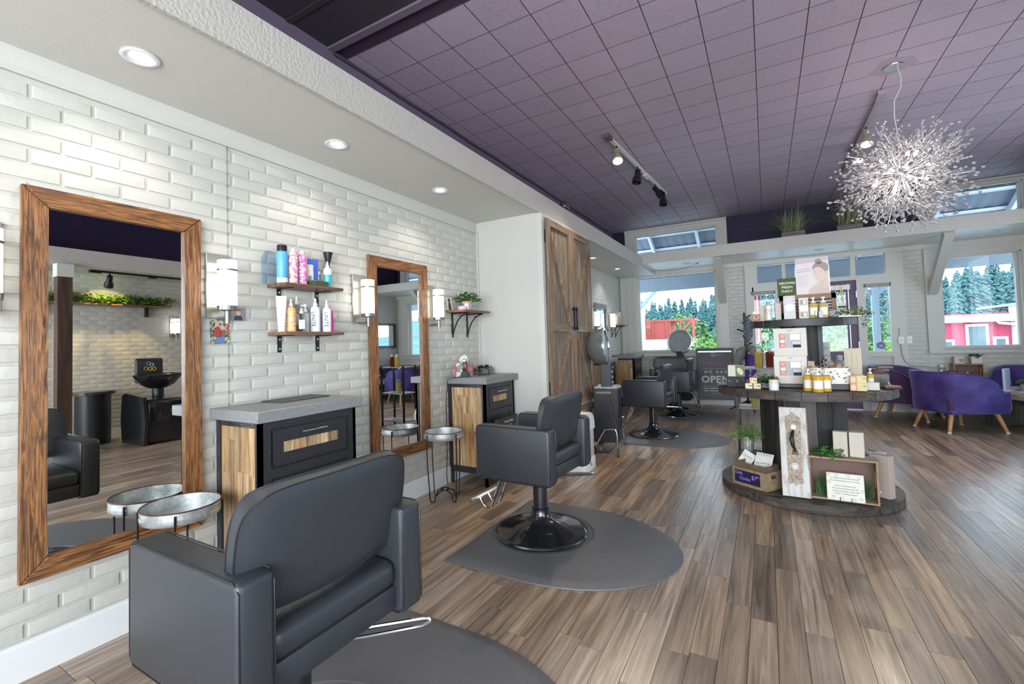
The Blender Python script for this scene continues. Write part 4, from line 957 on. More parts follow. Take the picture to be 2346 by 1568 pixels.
for a in (.3, 1.9, 3.5, 5.1): MB().cyl(.012, .062, .072, 8, T(.2*math.cos(a)+.16*math.cos(a), .36*math.sin(a), 0)).build('bolt', M_STEEL, t)
t = thing('cable_spool', 'small dark wooden cable spool stacked on the large spool display', 'spool', (SX+.02, SY+.02, .802))
disc(t, .285, 0, .035, 6, M_SPD, 5); staves(t, .135, .035, .448, 12, M_SPZ, 6); disc(t, .352, .448, .498, 7, M_SPD, 7)
ZB, ZM, ZU = .0645, .8005, 1.3025     # display levels

def carton(name, label, cat, loc, w, d, h, c, rz=0, group=None, m=None):
    t = thing(name, label, cat, loc, rz, group); MB().rbox(-w/2, w/2, -d/2, d/2, 0, h, .0012, 1).build('carton', m or pm(str(c), c, .6), t); return t
def face(t, x0, x1, z0, z1, d, m, name='print', off=.0004): return MB().box(x0, x1, -d/2-off-.0003, -d/2-off+.0002, z0, z1).build(name, m, t)
CREAM = (.60, .55, .50); KRAFT = (.40, .27, .16)
# --- top level
t = thing('wood_basket', 'brown wooden basket at the back of the upper spool', 'basket', (2.70, 4.30, ZU))
M_BSK = wood('basket_brown', [(.10, .04, .015), (.22, .095, .04), (.32, .16, .07)], 'x', 40, rough=.5)
MB().box(-.18, .18, -.06, .06, 0, .012).box(-.18, .18, .05, .06, .012, .19).box(-.18, .18, -.06, -.05, .15, .19).box(-.18, .18, -.06, -.05, .012, .05).box(-.18, -.15, -.06, .05, .012, .19).box(.15, .18, -.06, .05, .012, .19).build('frame', M_BSK, t)
for k in range(9): MB().rbox(-.15, .15, -.058, -.048, .052+k*.011, .0595+k*.011, .002, 1).build('slat', pm('stripe_white' if k % 2 else 'stripe_black', (.6, .58, .55) if k % 2 else (.02, .02, .025)), t)
t = thing('small_sign', 'green moss-print sign reading GROWN FRESH DAILY above the upper spool', 'sign', (2.572, 4.262, 1.478), R(4))
MB().box(-.062, .062, -.003, .003, 0, .152).build('panel', mat('moss_print', (.065, .10, .03), .7, var=.6, vscale=160, col2=(.02, .045, .012)), t)
for k, s_ in enumerate(('GROWN', 'FRESH', 'DAILY')): text(s_, .0255, mat('cream_print', (.66, .63, .52), .6), t, (.002, -.0036, .112-k*.031), bold=.0006, spacing=1.08)
t = thing('portrait_poster', 'pale pink poster of a woman with closed eyes above the upper spool', 'poster', (2.742, 4.29, 1.478), R(3))
PK = pm('poster_pink', (.53, .455, .46)); MB().box(-.107, .107, -.002, .002, 0, .302).build('sheet', PK, t); MB().box(-.111, .111, .002, .004, -.004, .306).build('acrylic_holder', M_CLEAR, t)
def flat(n_, poly, c, o, t_=None): return MB().prism(poly, 0, .0003, T(0, -.0021-o, 0) @ RX(R(90))).build(n_, pm(n_, c, .6), t_ or t)
el = lambda cx, cz, a, b, n=18, rot=0: [(cx+a*math.cos(2*PI*k/n)*math.cos(rot)-b*math.sin(2*PI*k/n)*math.sin(rot), cz+a*math.cos(2*PI*k/n)*math.sin(rot)+b*math.sin(2*PI*k/n)*math.cos(rot)) for k in range(n)]
flat('top_band', [(-.107, .255), (.107, .27), (.107, .302), (-.107, .302)], (.47, .39, .43), .0003)
flat('shoulder', [(-.035, .012), (-.02, .055), (.01, .085), (.035, .10), (.05, .12), (.085, .12), (.10, .07), (.107, .06), (.107, .012)], (.58, .44, .38), .0006)
flat('hair', el(.055, .215, .052, .048), (.30, .23, .22), .0009); flat('hair_bun', el(.043, .265, .022, .022), (.28, .21, .20), .0009)
flat('face', el(.043, .168, .040, .056, rot=R(14)), (.63, .48, .42), .0012); flat('ear', el(.088, .175, .008, .015), (.57, .41, .36), .0013); flat('hand', [(.068, .06), (.098, .06), (.1, .13), (.09, .17), (.078, .165), (.074, .12)], (.61, .46, .40), .0014)
for x_, z_, s_ in ((.018, .178, 0), (.056, .186, .2)):
    flat('eye_lash', [(x_-.011, z_), (x_, z_-.004), (x_+.012, z_+.001), (x_, z_-.0065)], (.20, .13, .12), .0016); flat('eyebrow', [(x_-.012, z_+.011), (x_+.002, z_+.017), (x_+.014, z_+.014), (x_+.002, z_+.0145)], (.28, .19, .17), .0016)
flat('nose', [(.028, .176), (.024, .152), (.036, .150)], (.56, .41, .36), .0016); flat('mouth', [(.022, .140), (.034, .136), (.055, .143), (.038, .131)], (.55, .30, .30), .0016)
for k, w_ in enumerate((.085, .09)): flat('headline', [(-.10, .205-k*.018), (-.10+w_, .213-k*.018), (-.10+w_, .220-k*.018), (-.10, .212-k*.018)], (.42, .34, .37), .0005)
for k in range(11): flat('text_line', [(-.095, .163-k*.0085), (-.025-.01*(k % 3), .166-k*.0085), (-.025-.01*(k % 3), .168-k*.0085), (-.095, .165-k*.0085)], (.40, .34, .36), .0005)
t = carton('lash_box', 'small orange box with an eye print at the left of the upper spool', 'box', (2.358, 4.14, ZU), .05, .03, .052, (.42, .16, .08)); face(t, -.018, .018, .016, .036, .03, pm('skin2', (.55, .33, .24))); face(t, -.010, .010, .022, .031, .03, M_INK, off=.0008); MB().box(-.022, .022, -.012, .012, .052, .075).build('clear_top', M_PAPER, t)
t = carton('product_carton', 'cream carton with green stripe behind the patterned bottle on the upper spool', 'box', (2.405, 4.12, ZU), .04, .04, .118, (.55, .50, .40)); face(t, -.012, .006, .03, .10, .04, pm('sage', (.42, .44, .30)))
bottle('patterned_bottle', 'white bottle with dark floral dots at the left of the upper spool', 'bottle', (2.440, 4.02, ZU), 'slim', .022, .138, (.66, .62, .58), (.30, .30, .31), lab=(.15, .6, floral('dot_print', [(.66, .62, .58), (.66, .62, .58), (.20, .10, .14)], (.66, .62, .58), 90), 6.2))
t = carton('product_carton', 'plain pinkish carton left of the tall white carton on the upper spool', 'box', (2.502, 4.06, ZU), .038, .035, .123, (.50, .42, .39), R(6))
t = carton('product_carton', 'tall pale lilac carton with a round emblem, under the green sign', 'box', (2.575, 4.02, ZU), .074, .04, .170, (.58, .53, .53), R(-3))
MB().prism(el(0, .085, .027, .027, 24), 0, .0005, T(0, -.0205, 0) @ RX(R(90))).build('round_emblem', pm('emblem', (.66, .62, .58)), t)
for x_, z_ in ((-.03, .155), (.025, .135), (.03, .115), (-.03, .11), (.03, .155)): face(t, x_-.004, x_+.004, z_-.003, z_+.003, .04, M_GREY)
t = carton('gift_set', 'cream window carton with two small white cups on the upper spool', 'box', (2.660, 4.02, ZU), .058, .045, .150, (.58, .53, .46))
face(t, -.022, .022, .10, .135, .045, pm('recess', (.24, .20, .17))); face(t, -.022, .022, .012, .048, .045, pm('recess', (.24, .20, .17))); face(t, -.028, .028, .055, .09, .045, pm('ribbon', (.62, .57, .42)))
for z_ in (.012, .102): MB().lathe([(.010, 0), (.015, .028)], 14, T(.004, -.03, z_)).build('cup', M_PAPER, t)
AMB = mat('amber_soap', (.66, .52, .16), .08, trans=.35, ior=1.2); AMB2 = mat('golden_soap', (.75, .42, .045), .08, trans=.3, ior=1.2)
def soap(label, loc, m, r, h, rz=R(-90)):
    return bottle('soap_bottle', label, 'bottle', loc, 'pump', r, h, (0, 0, 2), (.70, .67, .62), rz=rz, m=m, lab=(.14, .5, M_PAPER, 1.7))
soap('left pale yellow pump soap bottle on the upper spool', (2.718, 4.01, ZU), AMB, .029, .150); soap('right pale yellow pump soap bottle on the upper spool', (2.778, 4.02, ZU), AMB, .029, .149)
bottle('mini_bottle', 'tiny clear bottle in front of the two pump soaps on the upper spool', 'bottle', (2.730, 3.965, ZU), 'slim', .012, .052, (.62, .60, .56), (.7, .68, .62), m=M_JAR)
t = carton('mini_box', 'tiny lilac box in front of the two pump soaps on the upper spool', 'box', (2.757, 3.965, ZU), .025, .02, .045, (.52, .46, .50))
t = thing('reed_diffuser', 'clear round glass reed diffuser on the upper spool', 'diffuser', (2.905, 4.16, ZU))
MB().lathe([(.03, 0), (.045, .012), (.045, .05), (.032, .068), (.028, .075)], 20).build('glass_jar', M_JAR, t); MB().cyl(.03, .075, .082, 16).build('lid', M_INK, t)
for k, (a, b) in enumerate(((-.032, .04), (.006, .05), (.014, .046), (-.002, .06))): MB().tube([(.01*k-.01, 0, .02), (a-.01, b*.2, .235)], .0025, 5).build('reed', pm('reed', (.55, .36, .19)), t)
t = thing('stone', 'rounded grey stone tray ornament beside the trailing plant on the upper spool', 'ornament', (2.845, 4.09, ZU)); MB().ball((0, 0, .028), .04, 14, 8, (1.1, .7, .7)).build('stone', pm('stone', (.34, .34, .33), .7), t)
t = thing('trailing_plant', 'trailing green plant in a metal tray at the right of the upper spool', 'plant', (2.925, 4.10, ZU))
MB().rbox(-.06, .075, -.04, .04, -.001, .012, .004, 2).build('tray', M_GALV, t); mb = leaves(MB(), 150, .10, (0, 0, .02), .026, random.Random(9), .5, width=.3); r_ = random.Random(4)
for k in range(60):
    f_ = r_.random(); mb = leaves(mb, 1, .012, (.03+.05*min(1, f_*2), -.045-.02*f_, .01-.13*max(0, f_-.3)), .02, r_, width=.3)
leaves(mb, 70, .05, (.09, -.01, .02), .024, r_, .8, width=.3).build('leaves', mat('olive_leaf', (.14, .22, .05), .5, isl=.5), t, kind='stuff')
# --- middle level
def giftbox(label, loc, rz):
    t = carton('gift_set', label, 'box', loc, .205, .06, .203, (.62, .57, .52), rz, m=mat('gift_cream', (.60, .55, .50), .55))
    face(t, -.068, .068, .06, .165, .06, pm('recess_grey', (.30, .29, .29)))
    for z_, c in ((.125, (.62, .20, .12)), (.085, (.60, .52, .45)), (.062, (.62, .22, .14))): MB().rbox(-.064, -.03, -.040, -.0305, z_, z_+.036, .003, 1).build('jar_box', pm(str(c), c), t)
    MB().rbox(-.002, .064, -.040, -.0305, .115, .162, .002, 1).build('white_tube_box', M_PAPER, t)
    MB().rbox(.012, .066, -.040, -.0305, .085, .108, .002, 1).build('tin', pm('tin_grey', (.42, .43, .45)), t); MB().rbox(.018, .066, -.038, -.0305, .062, .082, .002, 1).build('dark_tin', M_INK, t)
    [MB().box(-.014+k*.008, -.009+k*.008, -.0306, -.0302, .184, .191).build('print_mark', M_GREY, t) for k in range(4)]; MB().prism(el(.078, .175, .010, .013, 16), 0, .0004, T(0, -.0303, 0) @ RX(R(90))).build('seal', M_GREY, t); MB().prism(el(.078, .175, .008, .011, 16), 0, .0004, T(0, -.0307, 0) @ RX(R(90))).build('seal_centre', pm('cream2', (.62, .57, .5)), t)
    for k in range(10): face(t, -.1+k*.02, -.099+k*.02, .0, .045, .06, pm('plaid', (.52, .36, .24)), 'plaid_line')
    for k in range(3): face(t, -.102, .102, .008+k*.014, .009+k*.014, .06, pm('plaid', (.52, .36, .24)), 'plaid_line')
    return t
bx = thing('riser', 'low black wooden riser under the stacked gift boxes on the spool table', 'riser', (2.56, 4.045, ZM)); MB().rbox(-.11, .11, -.035, .035, 0, .028, .003, 1).build('block', M_BLACK, bx)
giftbox('lower of two stacked cream gift boxes with windows of pampering products', (2.560, 4.04, ZM+.0285), R(2)); giftbox('upper of two stacked cream gift boxes with windows of pampering products', (2.567, 4.04, ZM+.232), R(-2))
t = carton('lidded_box', 'black carved box with pale letters at the left end of the spool table', 'box', (2.205, 4.03, ZM), .125, .09, .078, (.012, .013, .016), R(-4), m=mat('carved_black', (.012, .013, .017), .35, bump=.9, bscale=90))
text('S', .03, M_GREY, t, (.01, -.0458, .045)); text('X', .022, M_GREY, t, (-.045, -.0458, .045))
t = carton('product_carton', 'cream carton with a green pear print on top of the black carved box', 'box', (2.207, 4.04, ZM+.0785), .112, .08, .086, (.55, .52, .42)); face(t, -.005, .056, .0, .086, .08, pm('forest', (.03, .04, .02))); MB().prism(el(.026, .04, .018, .03, 16, .5), 0, .0004, T(0, -.041, 0) @ RX(R(90))).build('pear', pm('pear', (.45, .45, .16)), t)
bottle('jar_candle', 'cream jar with dark blue lid behind the black carved box', 'jar', (2.165, 4.23, ZM), 'jar', .034, .15, (.56, .50, .42), (.025, .03, .075))
bottle('cosmetic_bottle', 'dark label clear bottle behind the small cream boxes', 'bottle', (2.300, 4.08, ZM), 'slim', .020, .125, (.6, .62, .62), (.06, .06, .10), m=M_JAR, lab=(.1, .5, M_INK, 2))
t = thing('drink_coaster', 'dark blue tray on the left rim of the spool table', 'tray', (2.135, 4.12, ZM)); MB().rbox(-.05, .05, -.05, .05, 0, .012, .004, 1).build('tray', pm('navy2', (.02, .03, .09)), t)
for i, (x_, z_, rz) in enumerate(((2.292, 0, 2), (2.346, 0, -3), (2.322, .040, 1))):
    t = carton('soap_box', ('left small cream soap box in the bottom row on the spool table', 'right small cream soap box in the bottom row on the spool table', 'small cream and pink soap box stacked on two others')[i], 'box', (x_, 3.885, ZM+z_), .047, .04, .039, (.62, .54, .36), R(rz)); face(t, .0, .02, .018, .026, .04, pm('brown_print', (.25, .09, .04)))
    if i == 2: face(t, -.0235, -.010, .0, .038, .04, pm('pink_print', (.60, .28, .22)))
t = thing('potted_plant', 'small dark green plant in a black box pot on the spool table', 'plant', (2.412, 3.94, ZM)); MB().rbox(-.045, .045, -.03, .03, 0, .045, .003, 1).build('pot', mat('glossy_black_pot', (.012, .014, .012), .3, bump=.4), t)
leaves(MB(), 170, .06, (0, 0, .05), .024, random.Random(14), .9).build('leaves', M_GREEN2, t, kind='stuff')
t = bottle('jar_candle', 'white candle jar with a cream lid at the front of the spool table', 'jar', (2.450, 3.805, ZM), 'jar', .031, .075, (.60, .60, .55), (.62, .56, .42), lab=(.15, .6, pm('pale_label', (.66, .66, .62)), 1.8), rz=R(-90))
soap('front golden pump soap bottle of three on the spool table', (2.702, 3.755, ZM), AMB2, .033, .155); soap('left golden pump soap bottle of three on the spool table', (2.652, 3.81, ZM), AMB2, .030, .153); soap('right golden pump soap bottle of three on the spool table', (2.752, 3.81, ZM), AMB2, .030, .153)
t = thing('speckled_planter', 'cream cowhide-print box with brown paper filler and tags on the spool table', 'box', (2.785, 3.98, ZM+.040)); CW = floral('cowhide_print', [(.60, .54, .46), (.60, .54, .46), (.035, .03, .03), (.60, .54, .46)], (.60, .54, .46), 85)
MB().box(-.115, .115, -.06, -.055, 0, .11).box(-.115, .115, .055, .06, 0, .11).box(-.115, -.11, -.055, .055, 0, .11).box(.11, .115, -.055, .055, 0, .11).box(-.11, .11, -.055, .055, 0, .004).build('box_walls', CW, t)
r_ = random.Random(6); mb = MB()
for k in range(26):
    M = T(r_.uniform(-.09, .09), r_.uniform(-.045, .045), .08+r_.random()*.04) @ Euler((r_.random()*3, r_.random()*3, r_.random()*3)).to_matrix().to_4x4(); mb.box(-.03, .03, -.012, .012, 0, .001, M)
mb.build('paper_filler', pm('kraft', KRAFT, .8), t, kind='stuff')
rz = thing('riser', 'black wooden riser under the cowhide-print box on the spool table', 'riser', (2.785, 3.98, ZM)); MB().rbox(-.12, .12, -.065, .065, 0, .039, .003, 1).build('block', M_BLACK, rz)
for k, (x_, y_, z_, a, b) in enumerate(((2.735, 3.96, .935, 40, 20), (2.765, 3.99, .95, 60, -35), (2.70, 3.97, .925, 25, 50))):
    t = thing('hair_tie_card', ('black card of hair ties leaning left in the cowhide-print box', 'black card of hair ties standing up in the cowhide-print box', 'small black card lying at the left of the cowhide-print box')[k], 'card', (x_, y_, z_), 0, rot=(R(10), R(b), R(a)))
    MB().box(-.018, .018, -.001, .001, -.02, .085).build('card', M_INK, t)
    for j in range(4): MB().box(-.015, .015, -.0022, -.001, j*.02, j*.02+.003).build('white_band', M_PAPER, t)
t = carton('tall_box', 'tall cream carton printed with vertical words behind the face-print boxes', 'box', (2.955, 4.22, ZM+.085), .10, .06, .19, (.55, .47, .34), R(-8)); 
for x_ in (-.035, -.005, .025): text('TO YOU FROM YOU', .013, M_GREY if x_ != .025 else pm('gold_ink', (.38, .26, .10)), t, (x_, -.0306, .095), Matrix(((0, -1, 0), (0, 0, -1), (1, 0, 0))).to_4x4().to_euler())
b_ = thing('riser', 'cream box under the tall vertical-word carton on the spool table', 'box', (2.955, 4.22, ZM)); MB().rbox(-.05, .05, -.05, .05, 0, .085, .002, 1).build('block', pm('creamy', CREAM), b_)
for k in range(2):
    t = carton('face_print_box', ('lower', 'upper')[k]+' yellow box with a face print at the right of the spool table', 'box', (2.935, 3.895, ZM+k*.0505), .088, .05, .05, (.62, .52, .26), R(-6)); face(t, -.044, -.006, 0, .05, .05, pm('face_orange', (.50, .20, .10)))
    MB().prism(el(-.026, .024, .013, .019, 16), 0, .0004, T(0, -.0262, 0) @ RX(R(90))).build('face', pm('face_tone', (.68, .48, .33)), t)
    for x_ in (-.031, -.021): MB().box(x_-.003, x_+.003, -.0272, -.0266, .027, .0283).build('eye', M_INK, t)
    MB().box(-.030, -.022, -.0272, -.0266, .014, .0165).build('mouth', pm('lip', (.45, .08, .06)), t); face(t, .024, .040, .03, .036, .05, pm('brown_print', (.25, .09, .04)))
t = carton('white_box', 'plain white box at the right front of the spool table', 'box', (3.022, 3.965, ZM), .068, .055, .050, (.58, .53, .48), R(-12))
soap('yellow clear-capped bottle behind the plain white box on the spool table', (3.035, 4.13, ZM), AMB2, .021, .135)
t = thing('glass_cloche', 'low clear glass dome at the right end of the spool table', 'dome', (3.105, 4.14, ZM)); MB().ball((0, 0, .005), .043, 18, 10, (1, 1, 1.45)).build('dome', M_JAR, t); MB().cyl(.044, 0, .008, 20).build('plate', pm('greenish', (.12, .20, .15), .15), t)
for k, (x_, y_, z_, rz_) in enumerate(((3.10, 4.27, .0, 20), (3.13, 4.33, .012, -15), (3.09, 4.31, .024, 40), (3.145, 4.30, .036, 5))):
    t = thing('hair_clip_card', ('lowest', 'second', 'third', 'topmost')[k]+' brown patterned card of hair clips in the pile behind the glass dome', 'card', (x_, y_, ZM+.09+z_), R(rz_)); MB().box(-.045, .045, -.02, .02, 0, .011).build('card', pm('brown_card', (.075, .03, .025)), t); MB().box(-.03, .03, -.012, .012, .011, .0122).build('pattern', pm('tan_pattern', (.34, .18, .13)), t)
b_ = thing('riser', 'dark box under the pile of hair clip cards on the spool table', 'box', (3.11, 4.30, ZM)); MB().rbox(-.06, .05, -.05, .06, 0, .089, .002, 1).build('block', pm('dark_brown', (.04, .025, .02)), b_)
t = thing('notebook', 'small dark red and black books stacked at the right rim of the spool table', 'books', (3.135, 4.06, ZM), R(15)); MB().box(-.05, .05, -.03, .03, 0, .012).build('lower_book', M_INK, t); MB().box(-.045, .045, -.026, .026, .012, .022).build('upper_book', pm('dark_red2', (.22, .05, .03)), t)
# round soap in a wooden stand (left of golden bottles)
t = thing('round_soap', 'round amber soap in a cream card leaning beside the stacked gift boxes', 'soap', (2.682, 3.98, ZM+.045), R(-55)); MB().box(-.028, .028, .002, .006, 0, .15).build('card', pm('creamy', CREAM), t); MB().lathe([(.0001, -.008), (.03, -.008), (.033, 0), (.03, .008), (.0001, .008)], 22, T(0, -.006, .085) @ RX(R(90))).build('soap', pm('amber', (.55, .26, .05), .2), t)
b_ = thing('riser', 'small dark block under the round amber soap', 'riser', (2.682, 3.98, ZM)); MB().rbox(-.028, .028, -.02, .02, 0, .044, .002, 1).build('block', M_BLACK, b_)
# --- base level
M_PINE = wood('pine_board', [(.20, .13, .07), (.34, .24, .14), (.44, .33, .205)], 'x', 20, rough=.55, isl=.25, bump=.1)
def crate(name, label, loc, w, d, h, rz, th=.011, open_front=False, m=None):
    t = thing(name, label, 'crate', loc, rz); m = m or M_PINE
    if open_front:
        MB().box(-w/2, w/2, -d/2, d/2, 0, th).build('bottom_board', m, t); MB().box(-w/2, w/2, -d/2, d/2, h-th, h).build('top_board', m, t); MB().box(-w/2+th, w/2-th, d/2-th, d/2, th, h-th).build('back_board', pm('dark_back', (.16, .09, .07), .6), t)
        for s in (-1, 1):
            x0, x1 = (-w/2, -w/2+th) if s < 0 else (w/2-th, w/2); zc, yc = h*.52, 0; g = .018
            MB().box(x0, x1, -d/2, yc-g, th, h-th).box(x0, x1, yc+g, d/2, th, h-th).box(x0, x1, yc-g, yc+g, th, zc-.055).box(x0, x1, yc-g, yc+g, zc+.055, h-th).build('end_board', m, t)
    else:
        MB().box(-w/2, w/2, -d/2, d/2, 0, th).build('bottom_board', m, t)
        for s in (-1, 1): MB().box(-w/2, w/2, s*d/2-(th if s > 0 else 0), s*d/2+(th if s < 0 else 0), th, h).build('side_board', m, t)
        for s in (-1, 1):
            x0, x1 = (-w/2, -w/2+th) if s < 0 else (w/2-th, w/2)
            MB().box(x0, x1, -d/2+th, -.035, th, h).box(x0, x1, .035, d/2-th, th, h).box(x0, x1, -.035, .035, th, h*.62).box(x0, x1, -.035, .035, h*.85, h).build('end_board', m, t)
    return t
t = crate('pine_crate', 'pale pine crate with a chalkboard reading DISH CLOTHS on the spool base', (2.315, 4.005, ZB), .27, .19, .13, R(-35))
MB().box(-.115, .09, -.0985, -.0955, .022, .112).build('chalkboard', pm('chalkboard', (.012, .010, .035), .6), t); VI = mat('violet_chalk', (.36, .18, .85), .7)
text('Dish', .034, VI, t, (-.078, -.0992, .092)); text('Cloths', .034, VI, t, (-.03, -.0992, .055)); text('$7', .042, VI, t, (.045, -.0992, .075)); text('50', .018, VI, t, (.075, -.0992, .088))
t = thing('card_tray', 'brown wooden tray of greeting cards sitting in the dish cloth crate', 'tray', (2.318, 4.008, ZB+.115), R(-35), rot=(R(2), 0, R(-35))); MT = wood('brown_tray', [(.10, .065, .04), (.19, .13, .085)], 'x', 24)
MB().box(-.12, .12, -.075, .075, 0, .008).box(-.12, .12, -.075, -.067, .008, .055).box(-.12, .12, .067, .075, .008, .055).box(-.12, -.112, -.067, .067, .008, .055).box(.112, .12, -.067, .067, .008, .055).build('tray', MT, t)
t = thing('dish_cloth', 'white lettered dish cloth leaning in the brown card tray', 'cloth', (2.345, 3.99, ZB+.125), 0, rot=(R(-28), 0, R(-30))); MB().rbox(-.065, .065, -.003, .003, 0, .125, .002, 1).build('cloth', M_PAPER, t); text('SOME WOMEN LIKE', .0125, M_INK, t, (.0, -.0036, .045), (R(90), R(-4), 0))
for k in range(6): MB().tube([(-.055+k*.02+.009*math.cos(a), -.0035, .108+.008*math.sin(a)) for a in [PI*j/6 for j in range(9)]], .0011, 4).build('scroll', M_INK, t)
t = thing('dish_cloth', 'white dish cloth with black scrolls at the back left of the dish cloth crate', 'cloth', (2.225, 4.09, ZB+.135), 0, rot=(R(-20), R(25), R(-30))); MB().rbox(-.05, .05, -.003, .003, 0, .10, .002, 1).build('cloth', M_PAPER, t)
for k in range(4): MB().tube([(-.03+k*.018+.010*math.cos(a), -.0035, .05+.018*math.sin(a)) for a in [PI*j/5 for j in range(7)]], .0012, 4).build('scroll', M_INK, t)
t = thing('cloth', 'folded white cloth in the right end of the dish cloth crate', 'cloth', (2.385, 3.955, ZB+.100), R(-35)); MB().rbox(-.025, .025, -.02, .02, 0, .03, .005, 2).build('cloth', M_PAPER, t)
t = carton('brown_box', 'brown box under the ribbed pot at the left of the spool base', 'box', (2.27, 4.245, ZB), .13, .10, .205, (.13, .095, .07), R(-10))
t = thing('potted_plant', 'bright green feathery plant in a ribbed metal pot left of the big spool', 'plant', (2.255, 4.22, ZB+.2065))
mb = MB(); N = 40; vs = []; f = []
for r0, z0 in ((.036, 0), (.050, .115)):
    for i in range(N): rr_ = r0*(1+.03*(i % 2)); vs.append((rr_*math.cos(2*PI*i/N), rr_*math.sin(2*PI*i/N), z0))
for i in range(N): f.append((i, (i+1) % N, N+(i+1) % N, N+i))
f.append(tuple(range(N-1, -1, -1))); f.append(tuple(N+i for i in range(N))); mb.add(vs, f).build('ribbed_pot', M_GALV, t, ang=10)
leaves(MB(), 420, .115, (0, 0, .115), .022, random.Random(21), .75, width=.4).build('leaves', mat('fresh_leaf', (.17, .36, .06), .5, isl=.5), t, kind='stuff')
t = thing('door_plate_plaque', 'tall white plaque with ornate door plate leaning on the spool drum', 'plaque', (2.552, 3.825, ZB), 0, rot=(R(-14), 0, R(-1)))
MB().rbox(-.083, .083, -.010, .010, 0, .615, .003, 1).build('board', wood('chipped_white', [(.30, .26, .22), (.55, .53, .49), (.60, .58, .55)], 'z', 30, rough=.6), t); MB().box(.083, .0875, -.012, .012, 0, .615).box(-.083, .0875, -.012, .012, .612, .617).build('rust_edge', pm('rust_edge', (.30, .11, .04), .6), t)
ORN = mat('aged_cream_relief', (.56, .50, .42), .6, bump=1., bscale=130, var=.5, vscale=110, col2=(.28, .16, .09))
MB().prism([(-.048, .10), (-.03, .085), (-.012, .09), (0, .072), (.012, .09), (.03, .085), (.048, .10), (.04, .14), (.044, .19), (.044, .46), (.050, .50), (.045, .545), (.02, .56), (0, .585), (-.02, .56), (-.045, .545), (-.050, .50), (-.044, .46), (-.044, .19), (-.04, .14)], .010, .014, RX(R(90))).build('ornate_plate', ORN, t)
for z_, s_ in ((.12, 1), (.51, -1)):
    o_ = MB()
    for k in range(5): a = PI*k/4; o_.tube([(.03*math.cos(a)+.012*math.cos(b), -.0155, z_+s_*(.018*math.sin(a))+.012*math.sin(b)) for b in [2*PI*j/9 for j in range(9)]], .0025, 5, True)
    o_.build('scroll_relief', ORN, t)
MB().lathe([(.0001, -.004), (.020, -.004), (.022, 0), (.016, .004), (.0001, .005)], 20, T(0, -.016, .205) @ RX(R(90))).build('key_rosette', M_PAPER, t); MB().tube([(.013*math.cos(2*PI*k/16), -.021, .205+.013*math.sin(2*PI*k/16)) for k in range(16)], .0015, 5, True).build('rosette_ring', M_GREY, t)
MB().lathe([(.0001, -.006), (.019, -.004), (.018, .004), (.0001, .012)], 16, T(.002, -.018, .475) @ RX(R(90))).build('knob_boss', M_PAPER, t)
MB().tube([(.0, -.020, .45), (-.006, -.045, .43), (-.012, -.055, .39), (-.006, -.045, .345), (.004, -.022, .32), (.006, -.018, .30)], [.007, .011, .014, .012, .008, .006], 10).build('handle', M_BLACK, t); MB().rbox(-.012, .022, -.022, -.014, .285, .315, .003, 1).build('thumb_latch', M_BLACK, t)
t = crate('open_crate', 'natural wooden crate on its side holding a greeting card on the spool base', (2.822, 3.922, ZB), .375, .145, .285, R(-3), open_front=True)
t = thing('greeting_card', 'white plaque with a funny peach-border verse leaning in the wooden crate', 'plaque', (2.828, 3.835, ZB+.0), 0, rot=(R(-14), 0, R(-4))); MB().rbox(-.102, .102, -.003, .003, .008, .185, .003, 1).build('card', pm('cream_card', (.56, .52, .45)), t)
for k, s_ in enumerate(('Sometimes I feel like I should', 'be contributing more to society.', '', 'Then I remember that', 'fat bottomed girls make the', 'rocking world go round, and', "I know I'm doing my part.")):
    if s_: text(s_, .0126, M_INK, t, (.0, -.0036, .152-k*.0165))
for x_, z_ in ((-.09, .172), (-.045, .170), (.02, .172), (.078, .165), (-.088, .12), (.092, .08), (-.065, .03), (.045, .022), (.08, .03), (-.02, .022)): MB().tube([(x_+.009*math.cos(a), -.0035, z_+.008*math.sin(a)) for a in [2*PI*j/10 for j in range(10)]], .0007, 4, True).build('peach', M_INK, t)
for x_ in (-.03, .03): MB().tube([(x_, -.006, .03), (x_, -.010, .005), (x_, .03, .006), (x_, .02, .05)], .002, 5).build('easel_wire', M_BLACK, t)
t = thing('faux_fern', 'dark green artificial fern inside the wooden crate behind the verse plaque', 'plant', (2.825, 3.945, ZB+.013)); mb = MB(); r_ = random.Random(3)
for k in range(220):
    a = r_.uniform(-.155, .155); b = r_.uniform(-.03, .03); h_ = r_.uniform(.05, .17); dx = r_.uniform(-.05, .05); dx = max(-.16-a, min(.16-a, dx)); mb.add([(a-.003, b, 0), (a+.003, b, 0), (a+dx, max(-.055, b-r_.uniform(0, .04)), h_)], [(0, 1, 2)])
mb.build('fronds', M_GREEN2, t, kind='stuff')
t = thing('faux_fern', 'bright green fern sprig lying on top of the wooden crate', 'plant', (2.760, 3.92, ZB+.287)); leaves(MB(), 150, .085, (0, 0, .0), .03, random.Random(8), .6, .3).build('leaves', mat('bright_fern', (.08, .28, .05), .5, isl=.5), t, kind='stuff')
for k, (x_, rz_) in enumerate(((2.828, -14), (2.915, -10))):
    t = carton('product_carton', ('left', 'right')[k]+' cream product carton standing on the wooden crate', 'box', (x_, 3.945, ZB+.2865), .078, .06, .165, (.56, .49, .41), R(rz_)); MB().box(-.0395, -.0390, -.03, .03, .0, .165).build('grey_side', pm('grey_side', (.34, .29, .31)), t)
    for z_, w_ in ((.14, .012), (.09, .016), (.08, .02)): face(t, -w_, w_, z_, z_+.002, .06, pm('tan_ink', (.42, .34, .27)), 'print_line')
t = carton('product_carton', 'tall taupe carton with small print at the right end of the spool base', 'box', (3.06, 4.075, ZB), .115, .06, .285, (.42, .33, .28), R(-38))
